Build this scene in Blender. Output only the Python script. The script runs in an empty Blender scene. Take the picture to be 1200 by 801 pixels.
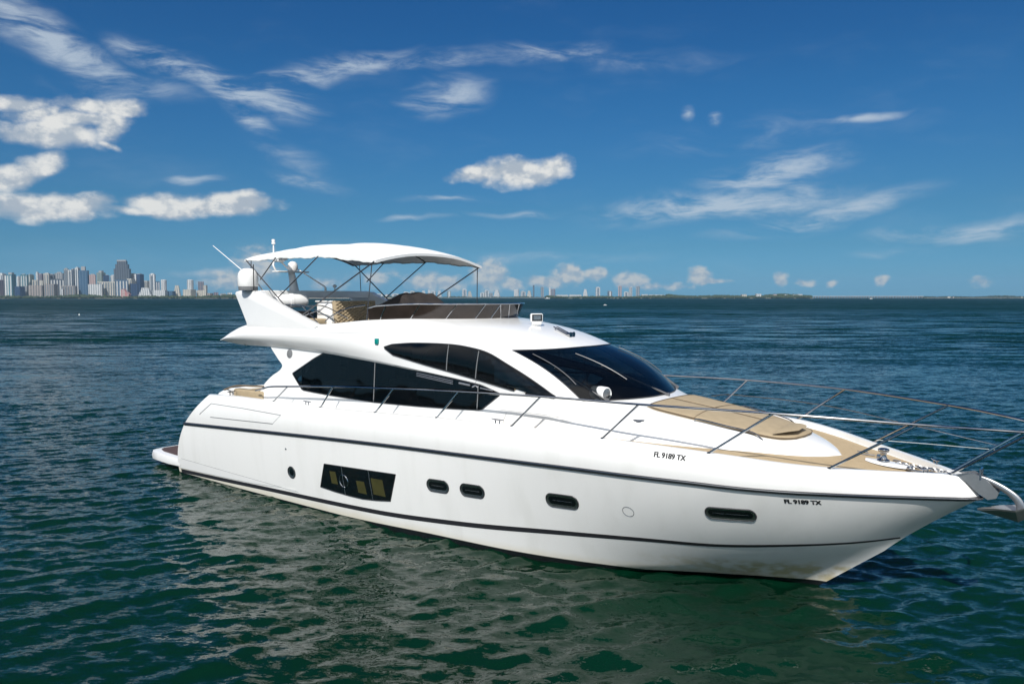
import bpy, bmesh, math, random
import numpy as np
from mathutils import Vector, Matrix
from mathutils.bvhtree import BVHTree

R = math.radians
S = bpy.context.scene
COL = S.collection
random.seed(7)
RNG = np.random.default_rng(11)

# ------------------------------------------------------------------ camera
CAM_H = 5.0
cam_d = bpy.data.cameras.new('camera')
cam = bpy.data.objects.new('camera', cam_d)
COL.objects.link(cam)
cam.location = (0, 0, CAM_H)
cam.rotation_euler = (R(90 - 3.279), 0, 0)
cam_d.sensor_width = 36
cam_d.lens = 906 / 1200 * 36
cam_d.clip_start = 0.1
cam_d.clip_end = 60000
S.camera = cam

# ------------------------------------------------------------------ view, sun, sky
S.view_settings.view_transform = 'Standard'
S.view_settings.look = 'None'
S.view_settings.gamma = 1
S.view_settings.exposure = 0.25
S.view_settings.use_curve_mapping = False
S.cycles.max_bounces = 8
S.cycles.glossy_bounces = 4
S.cycles.transparent_max_bounces = 12
S.cycles.sample_clamp_indirect = 2.0
S.cycles.sample_clamp_direct = 4.0
S.cycles.blur_glossy = 1.0

SUN_EL, SUN_AZ = R(44), math.atan2(-0.21, -0.978)        # azimuth measured from +Y towards +X
sun_dir = Vector((math.sin(SUN_AZ) * math.cos(SUN_EL), math.cos(SUN_AZ) * math.cos(SUN_EL), math.sin(SUN_EL)))
sl = bpy.data.lights.new('sun', 'SUN')
sl.energy = 4.0
sl.angle = R(0.53)
sl.color = (1.0, 0.96, 0.90)
so = bpy.data.objects.new('sun', sl)
COL.objects.link(so)
so.rotation_euler = (-sun_dir).to_track_quat('-Z', 'Y').to_euler()
so.location = (-20, -30, 60)


def azel(px, py):
    """photo measurement -> direction on the sky dome (azimuth from +Y, elevation), used only to place the clouds"""
    u, v = (px - 600) / 906, (400.5 - py) / 906
    p = R(3.279)
    x, y, z = u, math.cos(p) + v * math.sin(p), -math.sin(p) + v * math.cos(p)
    return math.atan2(x, y), math.atan2(z, math.hypot(x, y))


def build_world():
    w = bpy.data.worlds.new('World')
    S.world = w
    w.use_nodes = True
    nt = w.node_tree
    N, L = nt.nodes, nt.links
    N.clear()

    def nd(t, **k):
        n = N.new(t)
        for a, b in k.items():
            setattr(n, a, b)
        return n

    def math_(op, a, b=None, c=None, clamp=False):
        n = nd('ShaderNodeMath', operation=op, use_clamp=clamp)
        for i, s in enumerate((a, b, c)):
            if s is None:
                continue
            if isinstance(s, (int, float)):
                n.inputs[i].default_value = s
            else:
                L.new(s, n.inputs[i])
        return n.outputs[0]

    def smooth(v, lo, hi, a=0.0, b=1.0):
        n = nd('ShaderNodeMapRange', interpolation_type='SMOOTHSTEP')
        L.new(v, n.inputs['Value'])
        n.inputs['From Min'].default_value = lo
        n.inputs['From Max'].default_value = hi
        n.inputs['To Min'].default_value = a
        n.inputs['To Max'].default_value = b
        return n.outputs[0]

    sky = nd('ShaderNodeTexSky', sky_type='NISHITA')
    sky.sun_disc = False
    sky.sun_elevation = SUN_EL
    sky.sun_rotation = SUN_AZ
    sky.altitude = 0
    sky.air_density = 1.0
    sky.dust_density = 0.4
    sky.ozone_density = 2.2
    tc = nd('ShaderNodeTexCoord')
    sep = nd('ShaderNodeSeparateXYZ')
    L.new(tc.outputs['Generated'], sep.inputs[0])
    az = math_('ARCTAN2', sep.outputs[0], sep.outputs[1])
    rxy = math_('SQRT', math_('ADD', math_('MULTIPLY', sep.outputs[0], sep.outputs[0]),
                              math_('MULTIPLY', sep.outputs[1], sep.outputs[1])))
    el = math_('ARCTAN2', sep.outputs[2], rxy)
    cmb = nd('ShaderNodeCombineXYZ')
    L.new(az, cmb.inputs[0])
    L.new(el, cmb.inputs[1])
    pos = cmb.outputs[0]
    D = 1 / 906.0

    def noise(vec, scale, detail, rough, sx=1.0, sy=1.0, rot=0.0, off=(0, 0, 0), dist=0.0):
        m = nd('ShaderNodeMapping')
        m.inputs['Location'].default_value = off
        m.inputs['Rotation'].default_value = (0, 0, rot)
        m.inputs['Scale'].default_value = (sx, sy, 1)
        L.new(vec, m.inputs['Vector'])
        n = nd('ShaderNodeTexNoise')
        n.inputs['Scale'].default_value = scale
        n.inputs['Detail'].default_value = detail
        n.inputs['Roughness'].default_value = rough
        n.inputs['Distortion'].default_value = dist
        L.new(m.outputs[0], n.inputs['Vector'])
        return n.outputs['Fac']

    # wobble the coordinates a little so that no cloud keeps an oval outline
    def warp(amount, scale):
        n = nd('ShaderNodeTexNoise')
        n.inputs['Scale'].default_value = scale
        n.inputs['Detail'].default_value = 3
        L.new(pos, n.inputs['Vector'])
        s = nd('ShaderNodeVectorMath', operation='SUBTRACT')
        L.new(n.outputs['Color'], s.inputs[0])
        s.inputs[1].default_value = (.5, .5, .5)
        m = nd('ShaderNodeVectorMath', operation='SCALE')
        L.new(s.outputs[0], m.inputs[0])
        m.inputs['Scale'].default_value = amount
        a = nd('ShaderNodeVectorMath', operation='ADD')
        L.new(pos, a.inputs[0])
        L.new(m.outputs[0], a.inputs[1])
        z = nd('ShaderNodeVectorMath', operation='MULTIPLY')
        L.new(a.outputs[0], z.inputs[0])
        z.inputs[1].default_value = (1, 1, 0)
        return z.outputs[0]

    def field(vec, clouds):
        out = None
        for (px, py, rx, ry, rot, k) in clouds:
            a, e = azel(px, py)
            m = nd('ShaderNodeMapping', vector_type='TEXTURE')
            m.inputs['Location'].default_value = (a, e, 0)
            m.inputs['Rotation'].default_value = (0, 0, R(rot))
            m.inputs['Scale'].default_value = (rx * D * 1.35, ry * D * 1.35, 1)
            L.new(vec, m.inputs['Vector'])
            g = nd('ShaderNodeTexGradient', gradient_type='SPHERICAL')
            L.new(m.outputs[0], g.inputs[0])
            f = g.outputs['Fac']
            if k != 1:
                f = math_('MULTIPLY', f, k)
            out = f if out is None else math_('MAXIMUM', out, f)
        return out

    cumulus = [
        (120, 126, 46, 9, 2, .9), (128, 150, 24, 15, 60, .85), (92, 140, 46, 10, 4, .9), (60, 156, 50, 14, 3, 1), (22, 120, 34, 9, 0, .75), (44, 132, 30, 8, 8, .7),
        (124, 172, 14, 5, -25, .7), (48, 194, 24, 15, 20, 1), (16, 208, 26, 14, 14, .95), (58, 247, 66, 14, 3, 1), (24, 240, 30, 12, 0, .85),
        (196, 241, 44, 12, 4, .95), (262, 238, 56, 14, 0, 1), (150, 250, 30, 5, 0, .65), (566, 205, 44, 10, 0, .9), (606, 204, 52, 17, 2, 1), (648, 196, 26, 15, 10, 1)]
    low = [(500, 329, 26, 12, 0, .9), (525, 331, 22, 11, 0, .9), (574, 322, 24, 20, 0, 1), (600, 333, 17, 8, 0, .85),
           (640, 330, 30, 8, 0, .9), (668, 322, 21, 13, 0, 1), (698, 321, 17, 10, 0, .9), (738, 328, 22, 11, 0, .95),
           (820, 323, 14, 11, 0, .95), (832, 330, 24, 4, 0, .9), (915, 328, 8, 8, 0, .9), (944, 332, 14, 5, 0, .75),
           (975, 333, 7, 5, 0, .75), (1033, 327, 10, 6, 10, .9), (1150, 330, 12, 6, 0, .65), (300, 312, 26, 24, 20, .8),
           (270, 328, 44, 13, 0, .65), (385, 332, 26, 8, 0, .6), (770, 336, 60, 5, 0, .55), (440, 325, 30, 12, 0, .6)]
    cirrus = [
        (40, 36, 100, 22, -24, .9), (105, 66, 60, 13, -24, .75), (200, 72, 60, 16, -14, 1), (250, 92, 80, 16, -22, 1), (300, 116, 60, 20, -16, 1), (296, 140, 34, 16, -40, .9),
        (345, 128, 40, 8, -6, .7), (345, 96, 70, 15, 16, 1), (322, 108, 44, 14, 0, 1), (410, 74, 70, 14, 10, .9), (520, 72, 120, 10, 2, .6), (640, 62, 76, 12, 3, .7),
        (522, 112, 56, 22, 10, .75), (150, 96, 90, 14, -8, .45), (130, 104, 60, 12, 0, .5), (365, 215, 48, 8, -10, .6),
        (345, 190, 60, 22, -30, .35), (222, 211, 30, 4.5, 0, .8), (525, 237, 52, 4, 2, .7), (490, 256, 40, 3.5, 0, .6),
        (610, 252, 64, 4, 0, .5), (900, 206, 84, 20, 9, .9), (845, 241, 140, 19, 3, .95), (960, 252, 110, 13, 10, .85),
        (1005, 140, 52, 6, 0, .7), (1130, 270, 90, 11, 0, .75), (1050, 291, 46, 7, 0, .55), (806, 131, 9, 9, 60, .8),
        (843, 135, 10, 8, 40, .7), (640, 300, 140, 10, 0, .4), (255, 313, 52, 5, 0, .7), (880, 160, 150, 20, 4, .3),
        (730, 70, 160, 16, -3, .3)]

    wp = warp(0.030, 14)
    wl = warp(0.012, 45)
    n1 = noise(pos, 25, 7, .56, 1, 1.4)
    n1u = noise(pos, 25, 7, .56, 1, 1.4, off=(-.008, .011 * 1.4, 0))
    n2 = noise(pos, 60, 5, .52, 1, 1.25)
    n2u = noise(pos, 60, 5, .52, 1, 1.25, off=(-.004, .006, 0))
    f1 = field(wp, cumulus)
    f2 = field(wl, low)
    d1 = smooth(math_('ADD', f1, math_('MULTIPLY', math_('SUBTRACT', n1, .5), 1.0)), .08, .64)
    d1 = math_('MULTIPLY', d1, smooth(f1, .0, .16))
    d2 = smooth(math_('ADD', f2, math_('MULTIPLY', math_('SUBTRACT', n2, .5), .8)), .12, .62)
    d2 = math_('MULTIPLY', d2, smooth(f2, .0, .16))
    # cirrus: streaky noise inside soft patches
    wc = warp(0.05, 7)
    fc = field(wc, cirrus)
    n3 = noise(wc, 9, 8, .62, 1, 4.2, rot=R(6), dist=.6)
    n4 = noise(pos, 40, 5, .6, 1, 3.0, rot=R(-12))
    dc = math_('MULTIPLY', fc, math_('ADD', smooth(n3, .28, .74), math_('MULTIPLY', math_('SUBTRACT', n4, .45), .55)))
    dc = smooth(dc, .0, .62, 0, .74)
    # thin veil everywhere
    veil = math_('MULTIPLY', smooth(noise(wc, 4.5, 7, .6, 1, 3.2, rot=R(10)), .5, .85), .10)
    front = smooth(sep.outputs[1], .1, .4)

    lit1 = smooth(math_('SUBTRACT', n1, n1u), -.10, .13)
    lit2 = smooth(math_('SUBTRACT', n2, n2u), -.12, .12)

    def col(fac, a, b):
        m = nd('ShaderNodeMix', data_type='RGBA')
        if isinstance(fac, (int, float)):
            m.inputs[0].default_value = fac
        else:
            L.new(fac, m.inputs[0])
        for i, s in ((6, a), (7, b)):
            if isinstance(s, tuple):
                m.inputs[i].default_value = (*s, 1)
            else:
                L.new(s, m.inputs[i])
        return m.outputs[2]

    # clear sky: the physical sky, graded towards the deep blue of the day
    hs = nd('ShaderNodeHueSaturation')
    hs.inputs['Hue'].default_value = .497
    hs.inputs['Saturation'].default_value = SKY_SAT
    hs.inputs['Value'].default_value = 1.0
    L.new(sky.outputs[0], hs.inputs['Color'])
    grd = nd('ShaderNodeValToRGB')
    cr = grd.color_ramp
    cr.interpolation = 'LINEAR'
    while len(cr.elements) < len(SKY_GRADE):
        cr.elements.new(.5)
    for e, (p, c) in zip(cr.elements, SKY_GRADE):
        e.position = p
        e.color = (*c, 1)
    g2 = math_('DIVIDE', el, R(60), clamp=True)
    L.new(g2, grd.inputs[0])
    mul = nd('ShaderNodeMix', data_type='RGBA', blend_type='MULTIPLY')
    mul.inputs[0].default_value = 1
    L.new(hs.outputs[0], mul.inputs[6])
    L.new(grd.outputs[0], mul.inputs[7])
    base = mul.outputs[2]
    K = 1 / SKY_STR
    c1 = col(lit1, tuple(v * K for v in (.36, .41, .47)), tuple(v * K for v in (.68, .68, .66)))
    c2 = col(lit2, tuple(v * K for v in (.32, .39, .46)), tuple(v * K for v in (.55, .55, .53)))
    cc = tuple(v * K for v in (.46, .53, .60))
    out = col(math_('MULTIPLY', math_('MAXIMUM', dc, veil), front), base, cc)
    out = col(math_('MULTIPLY', d2, .86), out, c2)
    out = col(math_('MULTIPLY', math_('MULTIPLY', d1, .96), front), out, c1)
    # broken cloud behind the viewer, unseen, added as bright fill for the bow
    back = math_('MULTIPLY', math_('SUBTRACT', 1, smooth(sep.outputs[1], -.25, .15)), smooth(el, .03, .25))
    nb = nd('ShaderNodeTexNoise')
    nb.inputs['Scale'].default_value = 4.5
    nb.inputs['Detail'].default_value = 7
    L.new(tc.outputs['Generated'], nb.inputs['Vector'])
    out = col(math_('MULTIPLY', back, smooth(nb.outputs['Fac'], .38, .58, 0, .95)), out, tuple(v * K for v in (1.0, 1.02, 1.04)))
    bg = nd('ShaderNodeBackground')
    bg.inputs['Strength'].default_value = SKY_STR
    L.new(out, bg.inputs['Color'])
    o = nd('ShaderNodeOutputWorld')
    L.new(bg.outputs[0], o.inputs['Surface'])


SKY_STR = 0.10
SKY_SAT = 1.0
SKY_GRADE = [(0.0, (.145, .45, .90)), (.0132, (.130, .405, .82)), (.03, (.130, .37, .69)), (.0612, (.124, .335, .555)), (.1025, (.118, .326, .508)), (.1533, (.108, .333, .527)),
             (.1931, (.10, .336, .546)), (.2416, (.088, .333, .555)), (.2886, (.075, .312, .548)), (.3411, (.067, .302, .553)), (.55, (.10, .34, .57)), (1.0, (.45, .60, .78))]
build_world()


# ------------------------------------------------------------------ materials
def mat(name, col, rough=.5, metal=0.0, spec=.5, coat=0.0, var=0.0, vscale=4.0, bump=0.0, bscale=40.0, ior=1.5, col2=None, stretch=(1, 1, 1)):
    m = bpy.data.materials.new(name)
    m.use_nodes = True
    nt = m.node_tree
    b = nt.nodes['Principled BSDF']
    b.inputs['Base Color'].default_value = (*col, 1)
    b.inputs['Roughness'].default_value = rough
    b.inputs['Metallic'].default_value = metal
    b.inputs['Specular IOR Level'].default_value = spec
    b.inputs['Coat Weight'].default_value = coat
    b.inputs['IOR'].default_value = ior
    if var or bump or col2:
        tc = nt.nodes.new('ShaderNodeTexCoord')
        mp = nt.nodes.new('ShaderNodeMapping')
        mp.inputs['Scale'].default_value = stretch
        nt.links.new(tc.outputs['Object'], mp.inputs[0])
    if var or col2:
        n = nt.nodes.new('ShaderNodeTexNoise')
        n.inputs['Scale'].default_value = vscale
        n.inputs['Detail'].default_value = 6
        n.inputs['Roughness'].default_value = .6
        nt.links.new(mp.outputs[0], n.inputs['Vector'])
        r = nt.nodes.new('ShaderNodeValToRGB')
        r.color_ramp.elements[0].position = .35
        r.color_ramp.elements[1].position = .68
        c2 = col2 or tuple(c * (1 - var) for c in col)
        r.color_ramp.elements[0].color = (*c2, 1)
        r.color_ramp.elements[1].color = (*col, 1)
        nt.links.new(n.outputs['Fac'], r.inputs[0])
        nt.links.new(r.outputs[0], b.inputs['Base Color'])
    if bump:
        n = nt.nodes.new('ShaderNodeTexNoise')
        n.inputs['Scale'].default_value = bscale
        n.inputs['Detail'].default_value = 4
        nt.links.new(mp.outputs[0], n.inputs['Vector'])
        bp = nt.nodes.new('ShaderNodeBump')
        bp.inputs['Strength'].default_value = bump
        bp.inputs['Distance'].default_value = .01
        nt.links.new(n.outputs['Fac'], bp.inputs['Height'])
        nt.links.new(bp.outputs[0], b.inputs['Normal'])
    return m


M = {}
M['gel'] = mat('white gelcoat', (.80, .80, .79), .22, spec=.5, var=.03, vscale=1.3, coat=.3)
M['gel_deck'] = mat('white deck gelcoat', (.80, .80, .78), .42, var=.05, vscale=5, bump=.05, bscale=120)
M['plastic'] = mat('white plastic', (.80, .80, .79), .3)
M['glass'] = mat('tinted glass', (.004, .006, .007), .03, spec=.45, ior=1.5)
def tinted():
    m = bpy.data.materials.new('tinted cabin glass')
    m.use_nodes = True
    nt = m.node_tree
    N, L = nt.nodes, nt.links
    N.clear()
    tr = N.new('ShaderNodeBsdfTransparent')
    tr.inputs['Color'].default_value = (.24, .265, .28, 1)
    gl = N.new('ShaderNodeBsdfGlossy')
    gl.inputs['Roughness'].default_value = .02
    tc = N.new('ShaderNodeTexCoord')
    n = N.new('ShaderNodeTexNoise')
    n.inputs['Scale'].default_value = 1.1
    n.inputs['Detail'].default_value = 1
    L.new(tc.outputs['Object'], n.inputs['Vector'])
    bp = N.new('ShaderNodeBump')
    bp.inputs['Strength'].default_value = .35
    bp.inputs['Distance'].default_value = .05
    L.new(n.outputs['Fac'], bp.inputs['Height'])
    L.new(bp.outputs[0], gl.inputs['Normal'])
    fr = N.new('ShaderNodeFresnel')
    fr.inputs['IOR'].default_value = 1.5
    mx = N.new('ShaderNodeMixShader')
    L.new(fr.outputs[0], mx.inputs[0])
    L.new(tr.outputs[0], mx.inputs[1])
    L.new(gl.outputs[0], mx.inputs[2])
    o = N.new('ShaderNodeOutputMaterial')
    L.new(mx.outputs[0], o.inputs['Surface'])
    return m


M['cabin_glass'] = tinted()
M['dark_trim'] = mat('dark brown cabin lining', (.045, .034, .028), .6, var=.3, vscale=3)
M['steel'] = mat('stainless steel', (.46, .46, .47), .13, metal=1, var=.12, vscale=9)
M['steel_dull'] = mat('worn stainless steel', (.56, .56, .56), .33, metal=1, var=.35, vscale=22)
M['rubber'] = mat('dark rubber', (.035, .036, .04), .45)
M['stripe'] = mat('dark stripe', (.022, .022, .027), .35)
M['arm'] = mat('grey painted wiper arm', (.13, .13, .135), .35)
M['anchor'] = mat('galvanised anchor', (.42, .43, .44), .30, metal=.8, var=.12, vscale=9)
M['black'] = mat('black plastic', (.012, .012, .013), .4)
M['bow_tube'] = mat('dark canopy tube', (.14, .14, .15), .3, metal=.8)
M['canvas'] = mat('white canvas', (.76, .77, .76), .85, var=.05, vscale=3, bump=.35, bscale=5)
M['cover'] = mat('dark brown canvas cover', (.030, .024, .022), .9, var=.3, vscale=4, bump=.4, bscale=9)
M['smoke'] = mat('smoked acrylic', (.035, .026, .022), .10, spec=.5, var=.35, vscale=3)
M['tan'] = mat('tan upholstery', (.385, .305, .195), .8, var=.12, vscale=7, bump=.2, bscale=30)
M['tan_dark'] = mat('brown upholstery', (.16, .115, .07), .85, var=.2, vscale=7)
M['blind'] = mat('olive blind', (.048, .046, .010), .6, var=.25, vscale=7)
M['green_lens'] = mat('green lens', (.0, .22, .20), .2)
M['ink'] = mat('black lettering', (.012, .012, .014), .5)
M['grille'] = mat('grey grille cloth', (.20, .21, .22), .8, var=.3, vscale=60)


def teak(name, c1, c2, cs, across=1, w=.055):
    m = bpy.data.materials.new(name)
    m.use_nodes = True
    nt = m.node_tree
    N, L = nt.nodes, nt.links
    b = N['Principled BSDF']
    b.inputs['Roughness'].default_value = .75
    tc = N.new('ShaderNodeTexCoord')
    sp = N.new('ShaderNodeSeparateXYZ')
    L.new(tc.outputs['Object'], sp.inputs[0])
    mm = N.new('ShaderNodeMath')
    mm.operation = 'DIVIDE'
    L.new(sp.outputs[across], mm.inputs[0])
    mm.inputs[1].default_value = w
    fr = N.new('ShaderNodeMath')
    fr.operation = 'FRACT'
    L.new(mm.outputs[0], fr.inputs[0])
    lt = N.new('ShaderNodeMath')
    lt.operation = 'LESS_THAN'
    L.new(fr.outputs[0], lt.inputs[0])
    lt.inputs[1].default_value = .10
    mp = N.new('ShaderNodeMapping')
    mp.inputs['Scale'].default_value = (3, 18, 3) if across == 1 else (18, 3, 3)
    L.new(tc.outputs['Object'], mp.inputs[0])
    n = N.new('ShaderNodeTexNoise')
    n.inputs['Scale'].default_value = 1.6
    n.inputs['Detail'].default_value = 6
    L.new(mp.outputs[0], n.inputs['Vector'])
    r = N.new('ShaderNodeValToRGB')
    r.color_ramp.elements[0].position = .3
    r.color_ramp.elements[1].position = .7
    r.color_ramp.elements[0].color = (*c2, 1)
    r.color_ramp.elements[1].color = (*c1, 1)
    L.new(n.outputs['Fac'], r.inputs[0])
    mx = N.new('ShaderNodeMix')
    mx.data_type = 'RGBA'
    L.new(lt.outputs[0], mx.inputs[0])
    L.new(r.outputs[0], mx.inputs[6])
    mx.inputs[7].default_value = (*cs, 1)
    L.new(mx.outputs[2], b.inputs['Base Color'])
    return m


M['teak'] = teak('pale teak', (.50, .385, .235), (.40, .30, .175), (.20, .15, .09))
M['teak_wet'] = teak('dark wet teak', (.10, .062, .055), (.06, .038, .036), (.02, .014, .014), 0, .09)


def hull_material():
    m = bpy.data.materials.new('hull gelcoat')
    m.use_nodes = True
    nt = m.node_tree
    N, L = nt.nodes, nt.links
    b = N['Principled BSDF']
    b.inputs['Roughness'].default_value = .16
    b.inputs['Coat Weight'].default_value = .3
    tc = N.new('ShaderNodeTexCoord')
    sp = N.new('ShaderNodeSeparateXYZ')
    L.new(tc.outputs['Object'], sp.inputs[0])

    def noise(scale, st, det=6):
        mp = N.new('ShaderNodeMapping')
        mp.inputs['Scale'].default_value = st
        L.new(tc.outputs['Object'], mp.inputs[0])
        n = N.new('ShaderNodeTexNoise')
        n.inputs['Scale'].default_value = scale
        n.inputs['Detail'].default_value = det
        L.new(mp.outputs[0], n.inputs['Vector'])
        return n.outputs['Fac']

    def mr(v, a, b_, c, d):
        n = N.new('ShaderNodeMapRange')
        n.interpolation_type = 'SMOOTHSTEP'
        L.new(v, n.inputs[0])
        for i, k in enumerate((a, b_, c, d)):
            n.inputs[i + 1].default_value = k
        return n.outputs[0]

    def mth(op, a, b_):
        n = N.new('ShaderNodeMath')
        n.operation = op
        for i, k in enumerate((a, b_)):
            if isinstance(k, (int, float)):
                n.inputs[i].default_value = k
            else:
                L.new(k, n.inputs[i])
        return n.outputs[0]

    def mix(f, a, c):
        n = N.new('ShaderNodeMix')
        n.data_type = 'RGBA'
        L.new(f, n.inputs[0])
        if isinstance(a, tuple):
            n.inputs[6].default_value = (*a, 1)
        else:
            L.new(a, n.inputs[6])
        n.inputs[7].default_value = (*c, 1)
        return n.outputs[2]
    c = mix(mth('MULTIPLY', mr(noise(1.6, (1.4, 1.4, .14)), .46, .74, 0, 1), .55), (.80, .80, .785), (.715, .715, .69))
    # yellowed scum below the boot stripe, strongest at the wet foot of the bow
    zz = mth('ADD', sp.outputs[2], mth('MULTIPLY', mth('SUBTRACT', noise(1.5, (1, 1, 1)), .5), .14))
    scum = mr(zz, .02, .30, .55, 0)
    c = mix(scum, c, (.62, .55, .38))
    blot = mth('MULTIPLY', mr(noise(3.2, (1, 1, 1.6), 8), .36, .64, .12, 1), mth('MULTIPLY', mr(sp.outputs[0], 14.6, 16.8, 0, 1), mr(sp.outputs[2], .34, .62, .85, 0)))
    c = mix(blot, c, (.46, .39, .21))
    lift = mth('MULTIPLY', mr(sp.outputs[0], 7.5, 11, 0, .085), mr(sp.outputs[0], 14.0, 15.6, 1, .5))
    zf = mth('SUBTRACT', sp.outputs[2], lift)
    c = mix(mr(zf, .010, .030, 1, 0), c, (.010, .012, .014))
    L.new(c, b.inputs['Base Color'])
    return m


M['hull'] = hull_material()


# ------------------------------------------------------------------ mesh helpers
class MB:
    """collects vertices and faces; build() links them as ONE mesh object"""

    def __init__(s):
        s.v, s.f = [], []

    def add(s, vs, fs):
        o = len(s.v)
        s.v += [tuple(map(float, p)) for p in vs]
        s.f += [tuple(i + o for i in f) for f in fs]

    def grid(s, rows, flip=False, closed=False):
        n, m = len(rows), len(rows[0])
        fs = []
        for i in range(n - 1):
            for j in range(m if closed else m - 1):
                k = (j + 1) % m
                q = (i * m + j, i * m + k, (i + 1) * m + k, (i + 1) * m + j)
                fs.append(q[::-1] if flip else q)
        s.add([p for r in rows for p in r], fs)
        return s

    def grid_cut(s, rows, hole):
        """a grid with the faces left out whose middle lies in the opening"""
        n, m = len(rows), len(rows[0])
        fs = []
        for i in range(n - 1):
            for j in range(m - 1):
                q = [rows[i][j], rows[i][j + 1], rows[i + 1][j + 1], rows[i + 1][j]]
                if not hole(sum(p[0] for p in q) / 4, sum(p[2] for p in q) / 4):
                    fs.append((i * m + j, i * m + j + 1, (i + 1) * m + j + 1, (i + 1) * m + j))
        s.add([p for r in rows for p in r], fs)
        return s

    def box(s, c, d, rz=0.0, ry=0.0, top=1.0):
        m = Matrix.Rotation(rz, 3, 'Z') @ Matrix.Rotation(ry, 3, 'Y')
        vs = []
        for k in (-1, 1):
            t = top if k == 1 else 1.0
            for i, j in ((-1, -1), (1, -1), (1, 1), (-1, 1)):
                vs.append(Vector(c) + m @ Vector((i * d[0] / 2 * t, j * d[1] / 2 * t, k * d[2] / 2)))
        s.add(vs, [(3, 2, 1, 0), (4, 5, 6, 7), (0, 1, 5, 4), (1, 2, 6, 5), (2, 3, 7, 6), (3, 0, 4, 7)])
        return s

    def tube(s, pts, r, n=8, caps=True):
        pts = [Vector(p) for p in pts]
        rows = []
        up = None
        for i, p in enumerate(pts):
            t = (pts[min(i + 1, len(pts) - 1)] - pts[max(i - 1, 0)]).normalized()
            if up is None:
                up = t.orthogonal().normalized()
            up = (up - t * up.dot(t)).normalized()
            b = t.cross(up)
            rr = r[i] if isinstance(r, (list, tuple)) else r
            rows.append([p + (up * math.cos(a) + b * math.sin(a)) * rr for a in [2 * math.pi * k / n for k in range(n)]])
        o = len(s.v)
        s.grid(rows, closed=True)
        if caps:
            s.f.append(tuple(o + k for k in range(n))[::-1])
            s.f.append(tuple(o + (len(rows) - 1) * n + k for k in range(n)))
        return s

    def lathe(s, prof, c, axis=(0, 0, 1), n=24):
        ax = Vector(axis).normalized()
        u = ax.orthogonal().normalized()
        w = ax.cross(u)
        rows = [[Vector(c) + ax * h + (u * math.cos(a) + w * math.sin(a)) * max(r, 1e-4) for a in [2 * math.pi * k / n for k in range(n)]] for r, h in prof]
        s.grid(rows, closed=True)
        return s

    def prism(s, poly, y0, y1):
        """polygon in XZ extruded from y0(z) to y1(z)"""
        n = len(poly)
        f0 = y0 if callable(y0) else (lambda z: y0)
        f1 = y1 if callable(y1) else (lambda z: y1)
        vs = [(x, f0(z), z) for x, z in poly] + [(x, f1(z), z) for x, z in poly]
        s.add(vs, [tuple(range(n)), tuple(range(2 * n - 1, n - 1, -1))] + [(i, i + n, (i + 1) % n + n, (i + 1) % n) for i in range(n)])
        return s

    def build(s, name, material, parent=None, smooth=True, angle=38, bevel=0.0, seg=2, fixn=True):
        me = bpy.data.meshes.new(name)
        me.from_pydata(s.v, [], s.f)
        if fixn or bevel:
            bm = bmesh.new()
            bm.from_mesh(me)
            bmesh.ops.remove_doubles(bm, verts=bm.verts, dist=1e-5)
            bmesh.ops.recalc_face_normals(bm, faces=bm.faces)
            if bevel:
                ed = [e for e in bm.edges if len(e.link_faces) == 2 and e.calc_face_angle(0) > R(30)]
                bmesh.ops.bevel(bm, geom=ed, offset=bevel, segments=seg, profile=.5, affect='EDGES', clamp_overlap=True)
            bm.to_mesh(me)
            bm.free()
        if smooth:
            me.shade_smooth()
            me.set_sharp_from_angle(angle=R(angle))
        me.materials.append(material)
        o = bpy.data.objects.new(name, me)
        COL.objects.link(o)
        if parent:
            o.parent = parent
        return o


def tag(o, label=None, cat=None, group=None, kind=None):
    for k, v in (('label', label), ('category', cat), ('group', group), ('kind', kind)):
        if v:
            o[k] = v
    return o


def pchip(tab):
    xs = np.array([t[0] for t in tab], float)
    ys = np.array([t[1] for t in tab], float)
    h = np.diff(xs)
    d = np.diff(ys) / h
    m = np.zeros(len(xs))
    for i in range(1, len(xs) - 1):
        if d[i - 1] * d[i] > 0:
            w1, w2 = 2 * h[i] + h[i - 1], h[i] + 2 * h[i - 1]
            m[i] = (w1 + w2) / (w1 / d[i - 1] + w2 / d[i])
    m[0], m[-1] = d[0], d[-1]

    def f(x):
        x = min(max(x, xs[0]), xs[-1])
        i = min(max(int(np.searchsorted(xs, x)) - 1, 0), len(h) - 1)
        t = (x - xs[i]) / h[i]
        return float(ys[i] * (1 + 2 * t) * (1 - t) ** 2 + h[i] * m[i] * t * (1 - t) ** 2 + ys[i + 1] * t * t * (3 - 2 * t) + h[i] * m[i + 1] * t * t * (t - 1))
    return f


def spline(pts, n):
    """Catmull-Rom through 3D points, n samples evenly in chord length"""
    P = np.array(pts, float)
    P = np.vstack([2 * P[0] - P[1], P, 2 * P[-1] - P[-2]])
    out = []
    for i in range(1, len(P) - 2):
        for t in np.linspace(0, 1, 24, endpoint=False):
            a, b, c, d = P[i - 1:i + 3]
            out.append(.5 * (2 * b + (c - a) * t + (2 * a - 5 * b + 4 * c - d) * t * t + (3 * b - a - 3 * c + d) * t ** 3))
    out.append(P[-2])
    out = np.array(out)
    return resample(out, n)


def resample(P, n):
    P = np.array(P, float)
    s = np.concatenate([[0], np.cumsum(np.linalg.norm(np.diff(P, axis=0), axis=1))])
    q = np.linspace(0, s[-1], n)
    return np.stack([np.interp(q, s, P[:, k]) for k in range(P.shape[1])], 1)


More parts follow.
